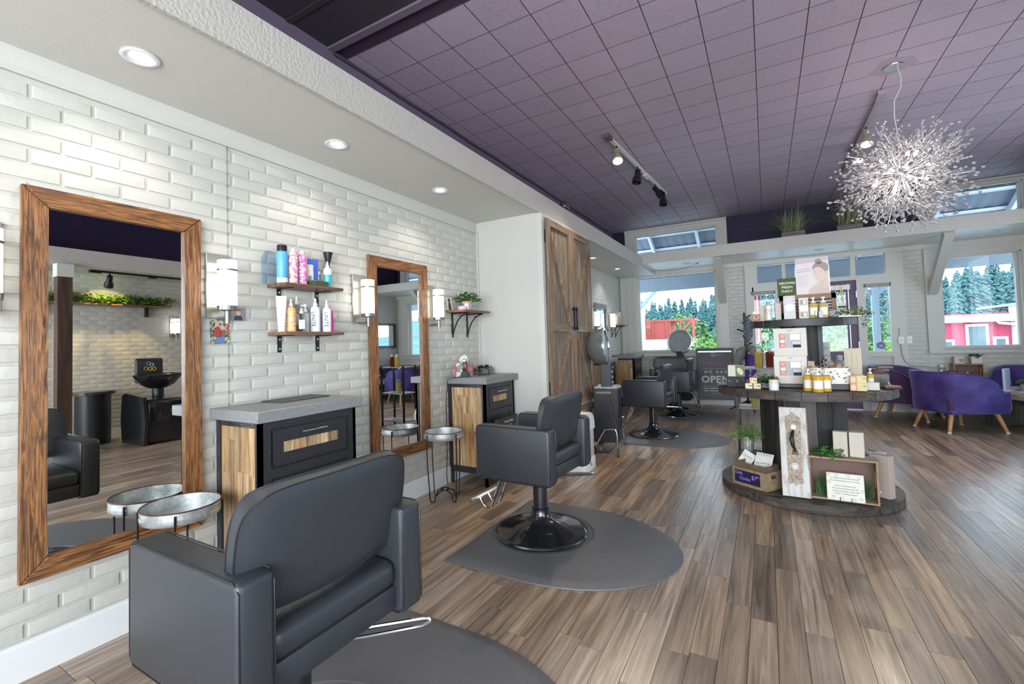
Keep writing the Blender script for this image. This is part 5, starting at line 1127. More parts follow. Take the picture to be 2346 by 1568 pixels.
for k in range(15):
    if k not in (3, 7, 12): face(t, -.048, .02-.01*(k % 4), .26-k*.0085, .2615-k*.0085, .06, M_GREY, 'print_line')
MB().prism(el(.0, .035, .009, .009, 14), 0, .0004, T(0, -.0303, 0) @ RX(R(90))).build('logo_dot', M_PAPER, t)
for k, (x_, y_, rz_) in enumerate(((3.06, 4.24, -25), (3.02, 4.27, -25))):
    t = carton('product_carton', ('nearer', 'farther')[k]+' pale carton standing behind the tall taupe carton on the spool base', 'box', (x_, y_, ZB), .10, .035, .27, (.60, .58, .57), R(rz_)); face(t, -.04, .04, .2, .24, .035, pm('lav', (.5, .48, .52)))
# ------------------------------------------------------------------ velvet tub chairs
def velvet():
    m = mat('purple_velvet', (.020, .008, .085), .7, sheen=.45, var=.8, vscale=5, col2=(.065, .04, .19)); m.node_tree.nodes['Principled BSDF'].inputs['Sheen Tint'].default_value = (.55, .45, 1, 1); return m
M_VEL = velvet(); M_VEL2 = mat('purple_velvet_seat', (.05, .015, .075), .75, sheen=.6)
M_LEG = wood('oak_leg', [(.24, .10, .035), (.42, .22, .085), (.52, .30, .13)], 'z', 30, rough=.4)
def tub_chair(label, loc, rz):
    t = thing('velvet_tub_chair', label, 'armchair', loc, rz)     # faces local +x
    path = []                                # U-shaped plan: straight arms and a round back
    for k in range(5): path.append(Vector((.30-.06*k, -.375)))
    for k in range(1, 20): a = -PI/2-PI*k/20; path.append(Vector((.06+.40*math.cos(a), .375*math.sin(a))))
    for k in range(5): path.append(Vector((.06+.06*k, .375)))
    N = len(path)-1; vs = []; f = []; prof = [(0, 0), (.0, .5), (-.014, .94), (-.002, .985), (.03, 1.0), (.062, .985), (.075, .94), (.085, .5), (.085, 0)]; K = len(prof)
    cum = [0]
    for a, b in zip(path, path[1:]): cum.append(cum[-1]+(b-a).length)
    for i, q in enumerate(path):
        tg = (path[min(i+1, N)]-path[max(i-1, 0)]).normalized(); nin = Vector((tg.y, -tg.x)); nin = nin if nin.dot(Vector((.06, 0))-q) > 0 else -nin
        s_ = abs(cum[i]/cum[-1]-.5)*2; e = min(1, max(0, (s_-.32)/.60)); top = .70-.235*(1-math.sqrt(max(0, 1-e**2.1)))
        for d_, h_ in prof:
            lean = .03*h_*max(0, 1-s_*1.6); w = q+nin*(d_-lean); vs.append((w.x, w.y, .235+(top-.235)*h_))
    for i in range(N):
        for k in range(K): f.append((i*K+k, (i+1)*K+k, (i+1)*K+(k+1) % K, i*K+(k+1) % K))
    f.append(tuple(range(K))); f.append(tuple(N*K+k for k in range(K-1, -1, -1)))
    sh = MB().add(vs, f).build('shell', M_VEL, t, ang=50)
    MB().tube([Vector(vs[i*K+3])+Vector((0, 0, .004)) for i in range(N+1)], .007, 6).build('piping', M_VEL, sh)
    MB().rbox(-.25, .42, -.285, .285, .228, .43, .045, 4).build('seat_cushion', M_VEL2, t)
    MB().rbox(-.25, .34, -.30, .30, .215, .26, .02, 2).build('seat_frame', M_VEL, t)
    for x_, y_, dx, dy in ((-.17, -.20, -.07, -.045), (-.17, .20, -.07, .045), (.27, -.24, .06, -.05), (.27, .24, .06, .05)):
        lg = MB().tube([(x_, y_, .225), (x_+dx, y_+dy, .0)], [.026, .017], 12).build('leg', M_LEG, t); MB().cyl(.019, 0, .010, 10, T(x_+dx, y_+dy, 0)).build('glide', M_WHITE, lg)
    return t
ac = tub_chair('purple velvet tub chair on oak legs, its back turned to the camera', (4.30, 7.57, 0), R(25))
o = dup(ac, (4.02, 8.42, 0), R(-28), 'purple velvet tub chair behind the spool table, half hidden, by the entrance')
for c in o.children:
    if c.name.startswith('shell'): c.data = c.data.copy(); c.data.materials.clear(); c.data.materials.append(mat('plum_velvet', (.060, .022, .085), .75, sheen=.5))
dup(ac, (5.33, 8.42, 0), R(-115), 'purple velvet tub chair beyond the live edge table, cut by the right picture edge')

# ------------------------------------------------------------------ live-edge table and window goods
t = thing('slab_table', 'thick weathered wood slab coffee table on rough timber blocks by the right window', 'table', (5.02, 7.86, 0), R(-66)); M_SLAB = wood('slab', [(.20, .15, .11), (.38, .30, .22), (.52, .44, .34)], 'x', 14, rough=.6, bump=.4)
MB().add([], []).rbox(-.40, .75, -.24, .24, .355, .425, .012, 2).build('slab_top', M_SLAB, t); M_BLK = wood('timber_block', [(.02, .022, .02), (.06, .065, .055), (.13, .125, .10)], 'z', 20, rough=.7)
for x_ in (-.30, .55): MB().rbox(x_-.09, x_+.09, -.18, .18, 0, .355, .008, 1).build('timber_leg', M_BLK, t)
TZ = .4262
t = thing('sign_holder', 'clear upright acrylic sign holder on the slab table', 'sign holder', (4.93, 8.06, TZ), R(-30)); MB().rbox(-.012, .012, -.10, .10, .008, .27, .002, 1).build('panel', mat('frosted_acrylic', (.50, .53, .68), .25), t); MB().box(-.05, .05, -.11, .11, 0, .008).build('foot', M_PAPER, t)
t = thing('leaflet_stack', 'white leaflets spread on the slab table near the acrylic sign holder', 'papers', (5.03, 7.93, TZ), R(20)); MB().box(-.10, .10, -.07, .07, 0, .003).build('sheet', M_PAPER, t); MB().box(-.09, .11, -.06, .08, .003, .006).build('sheet', pm('peach_paper', (.6, .45, .38)), t)
for k, (x_, y_) in enumerate(((5.08, 8.02), (5.16, 7.94))):
    t = thing('potted_plant', ('left', 'right')[k]+' green succulent in a galvanised pot on the slab table by the right picture edge', 'plant', (x_, y_, TZ)); MB().lathe([(.040, 0), (.050, .08), (.047, .081), (.0001, .072)], 18).build('pot', M_GALV, t); leaves(MB(), 180, .075, (0, 0, .095), .026, random.Random(31+k), .8).build('leaves', mat('grey_green_leaf', (.12, .22, .09), .5, isl=.4), t, kind='stuff')
t = thing('console_bench', 'low wooden bench against the back wall under the right window, carrying shop goods', 'bench', (4.78, 8.74, 0)); MB().rbox(-.36, .36, -.15, .15, .455, .50, .005, 1).build('bench_top', M_SLAB, t)
for x_ in (-.3, .3): MB().box(x_-.03, x_+.03, -.13, .13, 0, .455).build('leg', M_BLK, t)
BZ = .5012
crt = crate('display_crate', 'orange-brown slatted crate on its side under the right window, holding small bottles', (4.78, 8.80, BZ), .30, .16, .215, 0, open_front=True, m=wood('orange_crate', [(.26, .11, .04), (.42, .21, .08), (.52, .30, .14)], 'x', 26, rough=.5))
t = carton('white_box', 'white box with a black flower print on top of the orange crate', 'box', (4.70, 8.80, BZ+.2165), .10, .09, .10, (.55, .50, .45)); face(t, -.0, .048, .02, .07, .09, pm('flower_print', (.25, .24, .25)))
t = thing('potted_plant', 'white box planter with a small dark plant on top of the orange crate', 'plant', (4.875, 8.80, BZ+.2165)); MB().rbox(-.055, .055, -.05, .05, 0, .095, .004, 1).build('planter', pm('creamy', CREAM), t); leaves(MB(), 22, .06, (0, 0, .10), .05, random.Random(41), .5).build('leaves', mat('dark_blade', (.03, .07, .05), .5), t, kind='stuff')
t = thing('chalk_sign', 'small black chalkboard sign reading 50% OFF behind the front tub chair', 'sign', (4.60, 8.66, BZ), R(-6), rot=(R(-8), 0, R(-6))); MB().rbox(-.055, .055, -.006, .006, 0, .125, .002, 1).build('board', M_INK, t); text('50%', .045, M_PAPER, t, (0, -.0066, .09)); text('OFF', .045, M_PAPER, t, (0, -.0066, .042))
bottle('glass_jug', 'clear glass jug at the left end of the bench behind the chalk sign', 'jug', (4.52, 8.78, BZ), 'slim', .045, .20, (0, 1, .5), (.6, .6, .6), m=M_JAR)
for k, (x_, h_, c, l) in enumerate(((4.685, .085, (.66, .62, .6), 'white bottle left of the orange crate opening'), (4.725, .075, (.60, .42, .36), 'pink bottle inside the orange crate'), (4.775, .095, (.55, .50, .44), 'cream tube inside the orange crate'), (4.825, .085, (.10, .04, .12), 'dark purple bottle inside the orange crate'))):
    bottle('cosmetic_bottle', l, 'bottle', (x_, 8.70 if k < 2 else 8.76, BZ+.0 if k < 2 else BZ+.0115), 'slim', .016, h_, c, c)
t = carton('orange_tray', 'small orange tray in front of the bottles in the orange crate', 'tray', (4.80, 8.685, BZ), .13, .03, .05, (.55, .10, .02)); bottle('pump_bottle', 'white lettered pump bottle right of the orange crate', 'bottle', (4.96, 8.80, BZ), 'pump', .026, .17, (.60, .57, .55), (.60, .57, .55), lab=(.2, .6, M_GREY, .6), rz=R(-100))
t = carton('peach_box', 'peach box lying in front of the orange crate on the bench', 'box', (4.74, 8.625, BZ), .16, .06, .05, (.62, .44, .32)); bottle('cream_tub', 'black-lidded white tub at the right of the bench', 'tub', (5.02, 8.66, BZ), 'jar', .040, .085, (.60, .57, .55), (.012, .01, .012)); bottle('cream_tub', 'bright blue tub in front of the black-lidded tub on the bench', 'tub', (4.93, 8.62, BZ), 'jar', .040, .05, (.08, .18, .62), (.14, .28, .68))

# ------------------------------------------------------------------ welcome sign (leaning frame)
t = thing('pavement_sign', 'black framed pavement sign reading Welcome WE ARE OPEN under the back window', 'sign', (1.635, 8.70, 0), rot=(R(-4), 0, R(3)))
for s in (-1, 1): MB().box(s*.28-.012, s*.28+.012, -.012, .012, 0, .995).build('upright', M_BLACKM, t)
MB().box(-.268, .268, -.012, .012, .97, .995).build('cross_rail', M_BLACKM, t); MB().box(-.268, .268, -.012, .012, .115, .135).build('cross_rail', M_BLACKM, t); MB().box(-.27, .27, -.008, .004, .13, .975).build('poster', mat('charcoal_poster', (.050, .050, .056), .45), t)
MB().box(-.26, .26, -.02, -.010, .925, .945).build('top_clip', M_STEEL, t); WH = mat('poster_white', (.62, .60, .58), .6); MAG = mat('poster_magenta', (.30, .10, .20), .6)
text('Welcome', .135, MAG, t, (-.005, -.0105, .745), shear=.3, ext=.0004); text('WE ARE', .060, WH, t, (.0, -.0105, .585), spacing=1.9, bold=.0015); text('OPEN', .165, WH, t, (.0, -.0105, .455), bold=.004, spacing=1.05)
MB().box(-.20, .20, -.0112, -.0100, .345, .348).box(-.20, .20, -.0112, -.0100, .645, .648).box(-.08, .12, -.0112, -.0100, .222, .225).build('rule_line', WH, t)
[MB().box(-.19+k*.095, -.115+k*.095+.01*(k % 2), -.0112, -.0100, z_, z_+.012).build('print_line', WH, t) for z_ in (.258, .300) for k in range(4)]; text('SERVICES BY APPOINTMENT ONLY', .0285, MAG, t, (0, -.0105, .185), bold=.0006)
mb = MB()
for k in range(6):
    a = 2*PI*k/6+.4; mb.prism([(.012*math.cos(a), .012*math.sin(a)), (.028*math.cos(a+.3), .028*math.sin(a+.3)), (.045*math.cos(a), .045*math.sin(a)), (.028*math.cos(a-.3), .028*math.sin(a-.3))], 0, .001, T(-.02, -.0102, .885) @ RX(R(90)))
mb.build('flower_logo', WH, t); MB().tube([(.025+.011*k, -.011, .872+.012*math.sin(k*1.9)) for k in range(9)], .0022, 5).build('script_mark', WH, t)

# ------------------------------------------------------------------ coat rack with scarves
t = thing('coat_rack', 'dark metal coat rack between the welcome sign and the spool display', 'coat rack', (2.12, 8.40, 0)); MB().tube([(0, 0, .03), (0, 0, 1.56)], .017, 10).build('pole', M_BLACKM, t)
for k in range(4): a = R(20+90*k); MB().tube([(0, 0, .16), (.28*math.cos(a), .28*math.sin(a), .012)], .011, 6).build('foot', M_BLACKM, t)
for k in range(8): a = R(35+75*k); z_ = 1.52-.11*k; MB().tube([(0, 0, z_-.05), (.11*math.cos(a), .11*math.sin(a), z_)], .011, 6).build('peg', M_BLACKM, t)
def cloth(name, label, pts, w, m, cat='scarf'):
    mb = MB(); n = len(pts); vs = []; f = []; N = 10
    for i, (x_, y_, z_, k) in enumerate(pts):
        for j in range(N): a = 2*PI*j/N; r = w*k*(1+.25*math.sin(3*a+i)); vs.append((x_+r*math.cos(a), y_+r*.55*math.sin(a), z_))
    for i in range(n-1):
        for j in range(N): f.append((i*N+j, i*N+(j+1) % N, (i+1)*N+(j+1) % N, (i+1)*N+j))
    f.append(tuple(range(N))); f.append(tuple((n-1)*N+j for j in range(N-1, -1, -1)))
    return tag(mb.add(vs, f).build(name, m, ang=70), label, cat)
cloth('scarf', 'dark blue-grey patterned scarf hanging at the top of the coat rack', [(2.15, 8.34, 1.50, .3), (2.165, 8.33, 1.42, .8), (2.16, 8.33, 1.30, 1), (2.17, 8.33, 1.18, .9), (2.15, 8.33, 1.08, .5)], .062, mat('slate_scarf', (.05, .055, .075), .8, var=.7, vscale=40, col2=(.22, .23, .28)))
HT = mat('houndstooth', (.38, .37, .35), .8, var=1, vscale=95, col2=(.03, .03, .035))
cloth('scarf', 'black and white houndstooth scarf draped to the left on the coat rack', [(2.10, 8.32, 1.02, .4), (2.05, 8.31, .97, .9), (2.02, 8.31, .86, 1), (2.0, 8.31, .76, .75), (1.95, 8.31, .66, .5), (1.92, 8.31, .60, .45)], .07, HT)
cloth('umbrella', 'black and white striped umbrella hanging on the right of the coat rack', [(2.16, 8.27, 1.05, .25), (2.22, 8.26, 1.0, .75), (2.26, 8.26, .95, .95), (2.27, 8.26, .88, .5), (2.22, 8.26, .80, .3)], .105, HT, 'umbrella')
cloth('scarf', 'bright purple scarf hanging low on the coat rack', [(2.17, 8.24, .90, .4), (2.18, 8.23, .84, .8), (2.19, 8.23, .72, 1.0), (2.16, 8.23, .60, 1.1), (2.13, 8.23, .54, .7)], .075, mat('violet_scarf', (.10, .015, .22), .6, var=.6, vscale=18))

# ------------------------------------------------------------------ bottle cart behind the spool
t = thing('display_cart', 'grey metal product cart behind the spool table, holding tall soap bottles', 'cart', (2.36, 5.20, 0)); 
for z_ in (.10, .50, .88): MB().box(-.22, .22, -.14, .14, z_-.015, z_).build('cart_shelf', mat('grey_cart', (.33, .32, .33), .45), t)
for x_ in (-.21, .21):
    for y_ in (-.13, .13): MB().box(x_-.012, x_+.012, y_-.012, y_+.012, 0, .90).build('post', M_BLACK, t)
for k, (x_, c, cp, l) in enumerate(((2.345, (.50, .40, .09), (.62, .60, .60), 'tall yellow bottle with silver cap left of the gift boxes'), (2.44, (.16, .025, .02), (.60, .60, .62), 'dark red bottle with silver cap beside the gift boxes'))):
    bottle('hand_wash_bottle', l, 'bottle', (x_, 5.16, .8805), 'slim', .036, .185, c, cp, m=mat('liquid_%d' % k, c, .1, trans=.2))
bottle('hand_wash_bottle', 'clear yellow bottle with a glass stopper on the middle cart shelf', 'bottle', (2.30, 5.13, .5005), 'slim', .036, .20, (.52, .46, .16), (.7, .7, .7))
for k in range(2): bottle('tall_bottle', ('left', 'right')[k]+' tall grey flip-top bottle behind the cowhide-print box', 'bottle', (2.83+.075*k, 4.48, ZM), 'slim', .032, .215, (.34, .33, .32), (.40, .41, .42))
for k in range(2):
    t = carton('shelf_box', ('lower grey box with a small label beside the upper spool drum', 'upper grey box with a leaf print beside the upper spool drum')[k], 'box', (2.805, 4.40, ZM+.22*k), .065, .06, .219 if k == 0 else .10, (.34, .33, .33)); face(t, -.015, .02, .1 if k == 0 else .04, .13 if k == 0 else .07, .06, M_GREY)

# ------------------------------------------------------------------ chandelier
t = thing('chandelier', 'burst chandelier of clear crystal beads on thin rods hanging from the plum ceiling', 'chandelier', (3.37, 4.66, 2.41))
MB().lathe([(.0001, .845), (.062, .845), (.065, .85), (.065, .856), (.0001, .856)], 28).build('canopy', M_CHROME, t)
MB().prism([(.14*math.cos(a)*(1+.15*math.sin(5*a)), .14*math.sin(a)*(1+.2*math.cos(3*a))) for a in [2*PI*k/26 for k in range(26)]], .8552, .8556).build('bare_patch', mat('unpainted_patch', (.32, .25, .33), .7), t)
MB().tube([(.02, 0, .845), (.04, .01, .76), (.035, .0, .68), (-.01, .0, .58), (-.015, 0, .45), (0, 0, .3), (0, 0, .05)], .004, 6).build('cord', mat('clear_cord', (.55, .52, .48), .3), t)
MB().ball((0, 0, 0), .05, 16, 10).build('hub', M_CHROME, t)
M_BEAD = mat('crystal_bead', (.52, .49, .52), .06, trans=.35, ior=1.5, spec=.9); M_ROD = mat('thin_rod', (.6, .58, .58), .25, metal=1.)
r_ = random.Random(12); vari = []
for v in range(5):
    mb = MB(); L = .30+.025*v
    mb.tube([(0, 0, .04), (0, 0, L)], .0018, 4); mb.mi = 0
    for k in range(17):
        f_ = r_.uniform(.55, 1.0); z0 = L*f_*r_.uniform(.72, .9); a = r_.uniform(0, 2*PI); rad = .012+.075*r_.random()**.8; z1 = z0+r_.uniform(.03, .12)
        p = (rad*math.cos(a), rad*math.sin(a), z1); mb.mi = 0; mb.tube([(0, 0, z0), (p[0]*.6, p[1]*.6, (z0+z1)/2), p], .0009, 3); mb.mi = 1; mb.ball(p, .0092, 7, 5)
    vari.append(mb.mesh('crystal_spray', [M_ROD, M_BEAD]))
NS = 100; ga = PI*(3-math.sqrt(5))
for i in range(NS):
    z_ = 1-2*(i+.5)/NS; rr = math.sqrt(1-z_*z_); a = ga*i; d = Vector((rr*math.cos(a), rr*math.sin(a), z_)); d = (d+Vector((r_.uniform(-.12, .12), r_.uniform(-.12, .12), r_.uniform(-.12, .12)))).normalized()
    if z_ > .55 and i % 3 == 0: continue
    q = d.to_track_quat('Z', 'Y'); o = put('crystal_spray', vari[i % 5], t); o.rotation_euler = q.to_euler(); s_ = r_.uniform(.92, 1.14)*(1.1 if z_ < -.2 else 1.0); o.scale = (s_, s_, s_)
M_BULB = mat('lit_bulb', (1, .95, .86), .3, emit=7, ecol=(1, .93, .82))
for i in range(14):
    z_ = 1-2*(i+.5)/14; rr = math.sqrt(1-z_*z_); a = ga*i+.5; d = Vector((rr*math.cos(a), rr*math.sin(a), z_)); q = d.to_track_quat('Z', 'Y').to_euler()
    o = MB().cyl(.008, .04, .15, 8).build('socket', M_CHROME, t, rot=q); b_ = MB().ball((0, 0, .172), .013, 8, 6, (1, 1, 1.7)).build('bulb', M_BULB, o)
light('chandelier_glow', 'POINT', (3.37, 4.66, 2.41), 14, (1, .90, .80), shadow_soft_size=.18)

# ------------------------------------------------------------------ track lights
M_TRK = mat('white_track', (.62, .58, .54), .3); M_TRKB = mat('mauve_track', (.30, .24, .29), .4)
def track(label, p0, p1, heads, m, endbox=True):
    p0 = Vector(p0); p1 = Vector(p1); t = thing('track_light', label, 'lamp', p0); d = p1-p0; L = d.length; dn = d.normalized(); side = Vector((dn.y, -dn.x, 0))
    MB().bar((0, 0, -.012), d+Vector((0, 0, -.012)), .036, .024).build('rail', m, t)
    MB().bar((dn*-.09)+Vector((0, 0, -.02)), (dn*.03)+Vector((0, 0, -.02)), .06, .036).build('feed_box', pm('brown_box2', (.10, .07, .07)) if m is M_TRK else m, t)
    MB().bar(dn*L*.55+Vector((0, 0, -.03)), dn*L*.63+Vector((0, 0, -.03)), .055, .022).build('coupler', m, t)
    for k, (f_, tilt, az, on) in enumerate(heads):
        q = dn*L*f_; hd = Vector((math.sin(tilt)*math.cos(az), math.sin(tilt)*math.sin(az), -math.cos(tilt))); M = T(q.x, q.y, -.085) @ hd.to_track_quat('Z', 'Y').to_matrix().to_4x4()
        MB().tube([(q.x, q.y, -.02), (q.x, q.y, -.085)], .009, 6).build('stem', M_BLACK, t)
        h_ = MB().lathe([(.026, -.03), (.032, -.025), (.034, .055), (.040, .065), (.052, .09), (.054, .14), (.050, .14), (.046, .10), (.0001, .095)], 20, M, cap=False).lathe([(.0001, -.03), (.026, -.03)], 20, M, cap=False).build('spot_head', M_BLACK if not on else pm('cream_head', (.30, .25, .20)), t)
        if on:
            MB().ball((0, 0, .125), .036, 14, 8, (1, 1, .6), M).build('lit_bulb', mat('warm_bulb', (1, .9, .7), .3, emit=35, ecol=(1, .86, .62)), h_)
            w = M @ Vector((0, 0, .20)); w = w+p0
            light('track_beam', 'SPOT', w, 60, (1, .86, .66), hd.to_track_quat('-Z', 'Y').to_euler(), spot_size=R(95), spot_blend=.5, shadow_soft_size=.03)
    return t
track('track light with one lit and three black spot heads over the salon', (1.12, 4.62, ZC), (1.262, 6.9, ZC), [(.10, R(28), R(-70), True), (.42, R(12), R(-120), False), (.76, R(38), R(-20), False), (.93, R(15), R(-80), False)], M_TRK)
track('track light with lit spot heads running behind the chandelier', (3.367, 5.15, ZC), (3.365, 7.4, ZC), [(.30, R(20), R(-100), True), (.52, R(15), R(-95), True)], M_TRKB)
track('black track light by the far brick wall, seen in the near mirror', (5.30, 2.62, 2.32), (5.30, 3.70, 2.32), [(.12, R(35), R(10), False)], M_BLACKM)
light('mirror_side_beam', 'SPOT', (5.36, 2.75, 2.15), 60, (1, .74, .32), Vector((.8, .2, -1)).to_track_quat('-Z', 'Y').to_euler(), spot_size=R(100), spot_blend=.6, shadow_soft_size=.03)

# ------------------------------------------------------------------ ledge planters, dome camera, cable, outlets, sticker
M_BARK = wood('grey_bark_box', [(.07, .05, .045), (.16, .125, .12), (.24, .20, .19)], 'x', 30, rough=.7, bump=.5)
def grass(label, loc, seed, n=230):
    t = thing('grass_planter', label, 'plant', loc); MB().rbox(-.145, .145, -.06, .06, 0, .075, .004, 1).build('planter_box', M_BARK, t); mb = MB(); r_ = random.Random(seed)
    for k in range(n):
        a = r_.uniform(0, 2*PI); ln = r_.uniform(.28, .52); sp = abs(r_.gauss(.55, .38)); bx_ = r_.uniform(-.11, .11); by = r_.uniform(-.03, .03); d = Vector((math.cos(a)*1.25, math.sin(a)*.7, 0)); P = []
        for j in range(5): s_ = j/4; P.append(Vector((bx_, by, .06))+d*(ln*sp*s_)+Vector((0, 0, ln*(s_*(1.15-.2*sp)-.62*sp*s_*s_))))
        u = d.cross(Vector((0, 0, 1))).normalized(); w_ = .0042; vs = []
        for j in range(5): vs += [P[j]+u*w_*(1-j/4.3), P[j]-u*w_*(1-j/4.3)]
        mb.add(vs, [(2*j, 2*j+1, 2*j+3, 2*j+2) for j in range(4)])
    mb.build('grass_blades', mat('grass_blade', (.16, .28, .08), .5, isl=.8, col2=(.34, .28, .19)), t, kind='stuff'); return t
grass('left grass planter in a bark box on the ledge over the entrance', (2.815, 7.96, 2.606), 51); grass('right grass planter in a bark box on the ledge, behind the chandelier', (3.47, 7.97, 2.606), 52)
t = thing('dome_camera', 'small dark dome camera on top of the soffit above the barn doors', 'camera', (.62, 4.60, 2.553)); MB().cyl(.05, 0, .03, 20).build('mount', M_BLACK, t); MB().ball((0, 0, .075), .06, 20, 12).build('dome', mat('smoked_dome', (.035, .035, .035), .15), t)
tag(MB().tube([(.69, 8.55, 2.42), (.95, 8.5, 2.37), (1.15, 8.42, 2.36), (1.35, 8.40, 2.39), (1.46, 8.38, 2.437)], .005, 6).build('loose_cable', M_GREY), 'loose dark cable drooping under the ledge above the left back window', 'cable')
t = thing('ceiling_hook', 'small star-shaped white sensor under the ledge at the end of the loose cable', 'sensor', (1.47, 8.38, 2.438)); MB().cyl(.035, -.008, 0, 12).build('plate', M_WHITE, t); MB().ball((0, 0, -.014), .012, 8, 5).build('core', M_INK, t)
def outlet(label, x_, z_):
    t = thing('wall_outlet', label, 'outlet', (x_, YB-.016, z_)); MB().rbox(-.033, .033, 0, .014, -.055, .055, .003, 1).build('cover', M_WHITE, t); MB().box(-.006, .006, -.001, .001, -.006, .006).build('socket', M_GREY, t); return t
outlet('left beige outlet box with a conduit below it, right of the entrance', 4.125, 1.056).location.y = YB-.045; outlet('right beige switch box on the brick beside the entrance', 4.224, 1.06)
tag(MB().tube([(4.125, YB-.035, 1.0), (4.13, YB-.035, .85), (4.16, YB-.035, .74), (4.22, YB-.035, .69), (4.43, YB-.035, .675)], .010, 8).tube([(4.115, YB-.035, 1.11), (4.112, YB-.035, 1.24)], .007, 6).build('conduit', M_TRIM), 'painted conduit curving from the outlet box towards the right window', 'conduit')
t = thing('window_sticker', 'purple hexagonal sticker on the right sidelight of the entrance', 'sticker', (3.905, YB+.047, .985), rot=(R(90), 0, 0)); MB().prism([(.065*math.cos(PI/6+k*PI/3), .065*math.sin(PI/6+k*PI/3)) for k in range(6)], 0, .001).build('border', M_PAPER, t); MB().prism([(.058*math.cos(PI/6+k*PI/3), .058*math.sin(PI/6+k*PI/3)) for k in range(6)], .001, .0015).build('sticker', pm('violet_sticker', (.09, .06, .30)), t)
for k in range(3): MB().box(-.03+.006*k, .03-.006*k, .004-.014*k, .009-.014*k, .0015, .002).build('print_line', M_PAPER, t)

# ------------------------------------------------------------------ things the mirrors show on the other side of the salon
t = thing('shampoo_unit', 'black shampoo basin and chair seen in the near mirror', 'salon basin', (4.85, 3.12, 0), 0)
MB().prism([(-.32, 0), (.30, 0), (.34, .28), (.30, .62), (.20, .66), (-.30, .62), (-.36, .3)], -.02, .02, T(0, -.27, 0) @ RX(R(90))).rbox(-.30, .28, -.25, .25, 0, .58, .05, 3).build('body', mat('gloss_black_shell', (.010, .010, .012), .15, coat=.4), t)
MB().lathe([(.0001, .70), (.10, .71), (.18, .76), (.25, .86), (.27, .90), (.25, .905), (.20, .84), (.10, .78), (.0001, .775)], 28, T(.02, .02, 0) @ Matrix.Diagonal((.9, 1.1, 1, 1)), cap=False).build('basin', mat('gloss_black_shell', (.010, .010, .012), .15), t)
MB().cyl(.07, .5, .72, 14, T(.02, .02, 0)).build('pedestal', M_BLACK, t); MB().rbox(.20, .26, -.17, .17, .78, 1.12, .03, 3).build('headboard', mat('dark_pad', (.03, .03, .033), .4), t)
for k, (y_, z_, c) in enumerate(((-.02, 1.05, (.15, .25, .45)), (.02, 1.03, (.5, .5, .5)), (-.05, .98, (.6, .2, .03)), (.0, .97, (.65, .4, .03)), (.05, .97, (.6, .35, .05)))): MB().tube([(.198, y_+.022*math.cos(a), z_+.022*math.sin(a)) for a in [2*PI*j/14 for j in range(14)]], .006, 5, True).build('ring_print', pm(str(c), c), t)
t = thing('vine_shelf', 'long shelf of bright green vines seen in the near mirror', 'shelf', (5.62, 2.75, 1.90)); MB().box(-.10, .125, -.85, .85, -.02, 0).build('board', M_SHY, t); mb = MB(); r_ = random.Random(77)
for k in range(22): mb = leaves(mb, 60, .13, (-.02, -.82+k*.078, .04), .05, r_, .8)
mb.build('vines', mat('vine_leaf', (.16, .30, .03), .5, isl=.6), t, kind='stuff')
for y_ in (-.6, .6): MB().box(.05, .125, y_-.012, y_+.012, -.16, -.02).build('bracket', M_BLACKM, t)
t = thing('side_table', 'dark round-topped side table by the far brick wall, seen in the near mirror', 'table', (5.45, 2.62, 0)); MB().cyl(.24, .66, .70, 28).build('top', mat('dark_walnut', (.05, .03, .02), .25, coat=.3), t); MB().cyl(.19, 0, .66, 24).build('drum', M_BLACK, t)
t = thing('timber_post', 'dark brown timber post with a white upper casing, seen in the near mirror', 'post', (5.0, 2.18, 0)); MB().box(-.06, .06, -.07, .07, 0, 2.15).build('post', wood('dark_post', [(.02, .01, .008), (.06, .03, .02), (.12, .07, .05)], 'z', 20, rough=.35), t); MB().box(-.07, .07, -.08, .08, 2.15, 2.31).build('cap_box', M_TRIM, t)
t = thing('framed_picture', 'dark framed looking glass on the far brick wall, seen in the second mirror', 'mirror', (XR-.005, 8.45, 1.45)); fr_ = mat('slate_frame', (.04, .045, .055), .3)
MB().box(-.03, 0, -.36, .36, .25, .31).box(-.03, 0, -.36, .36, -.31, -.25).box(-.03, 0, -.36, -.30, -.25, .25).box(-.03, 0, .30, .36, -.25, .25).build('frame', fr_, t); MB().box(-.012, -.004, -.30, .30, -.25, .25).build('glass', M_MIRROR, t)

# ------------------------------------------------------------------ outside: porch, yard, buildings, hillside
M_ZINC = mat('corrugated_zinc', (.13, .155, .20), .6); M_PORCH = mat('porch_timber', (.50, .53, .58), .6); M_PORCHD = mat('porch_timber_dark', (.11, .125, .15), .6)
t = thing('porch_roof', 'corrugated metal porch roof on pale rafters outside the back windows', 'roof', (2.5, YB+.2, 0))
zr = lambda y: 3.80-.50*(y)           # slopes away from the wall
vs = []; f = []; n = 260
for i in range(n+1):
    x_ = -5+11.5*i/n; dz = .012*math.cos(i*PI/2*1.0)
    for y_ in (0, 2.55): vs.append((x_, y_, zr(y_)+.11+dz))
for i in range(n): f.append((2*i, 2*i+2, 2*i+3, 2*i+1))
MB().add(vs, f).build('zinc_sheet', M_ZINC, t)
for k in range(13): MB().bar((-4.9+k*.92, 0, zr(0)), (-4.9+k*.92, 2.5, zr(2.5)), .05, .12).build('rafter', M_PORCH, t)
for k in range(6): y_ = .15+k*.44; MB().box(-5, 6.5, y_-.045, y_+.045, zr(y_)+.06, zr(y_)+.10).build('purlin', M_PORCH, t)
MB().box(-5, 6.5, 2.12, 2.26, 2.30, 2.60).build('beam', mat('porch_beam', (.13, .16, .19), .6), t)
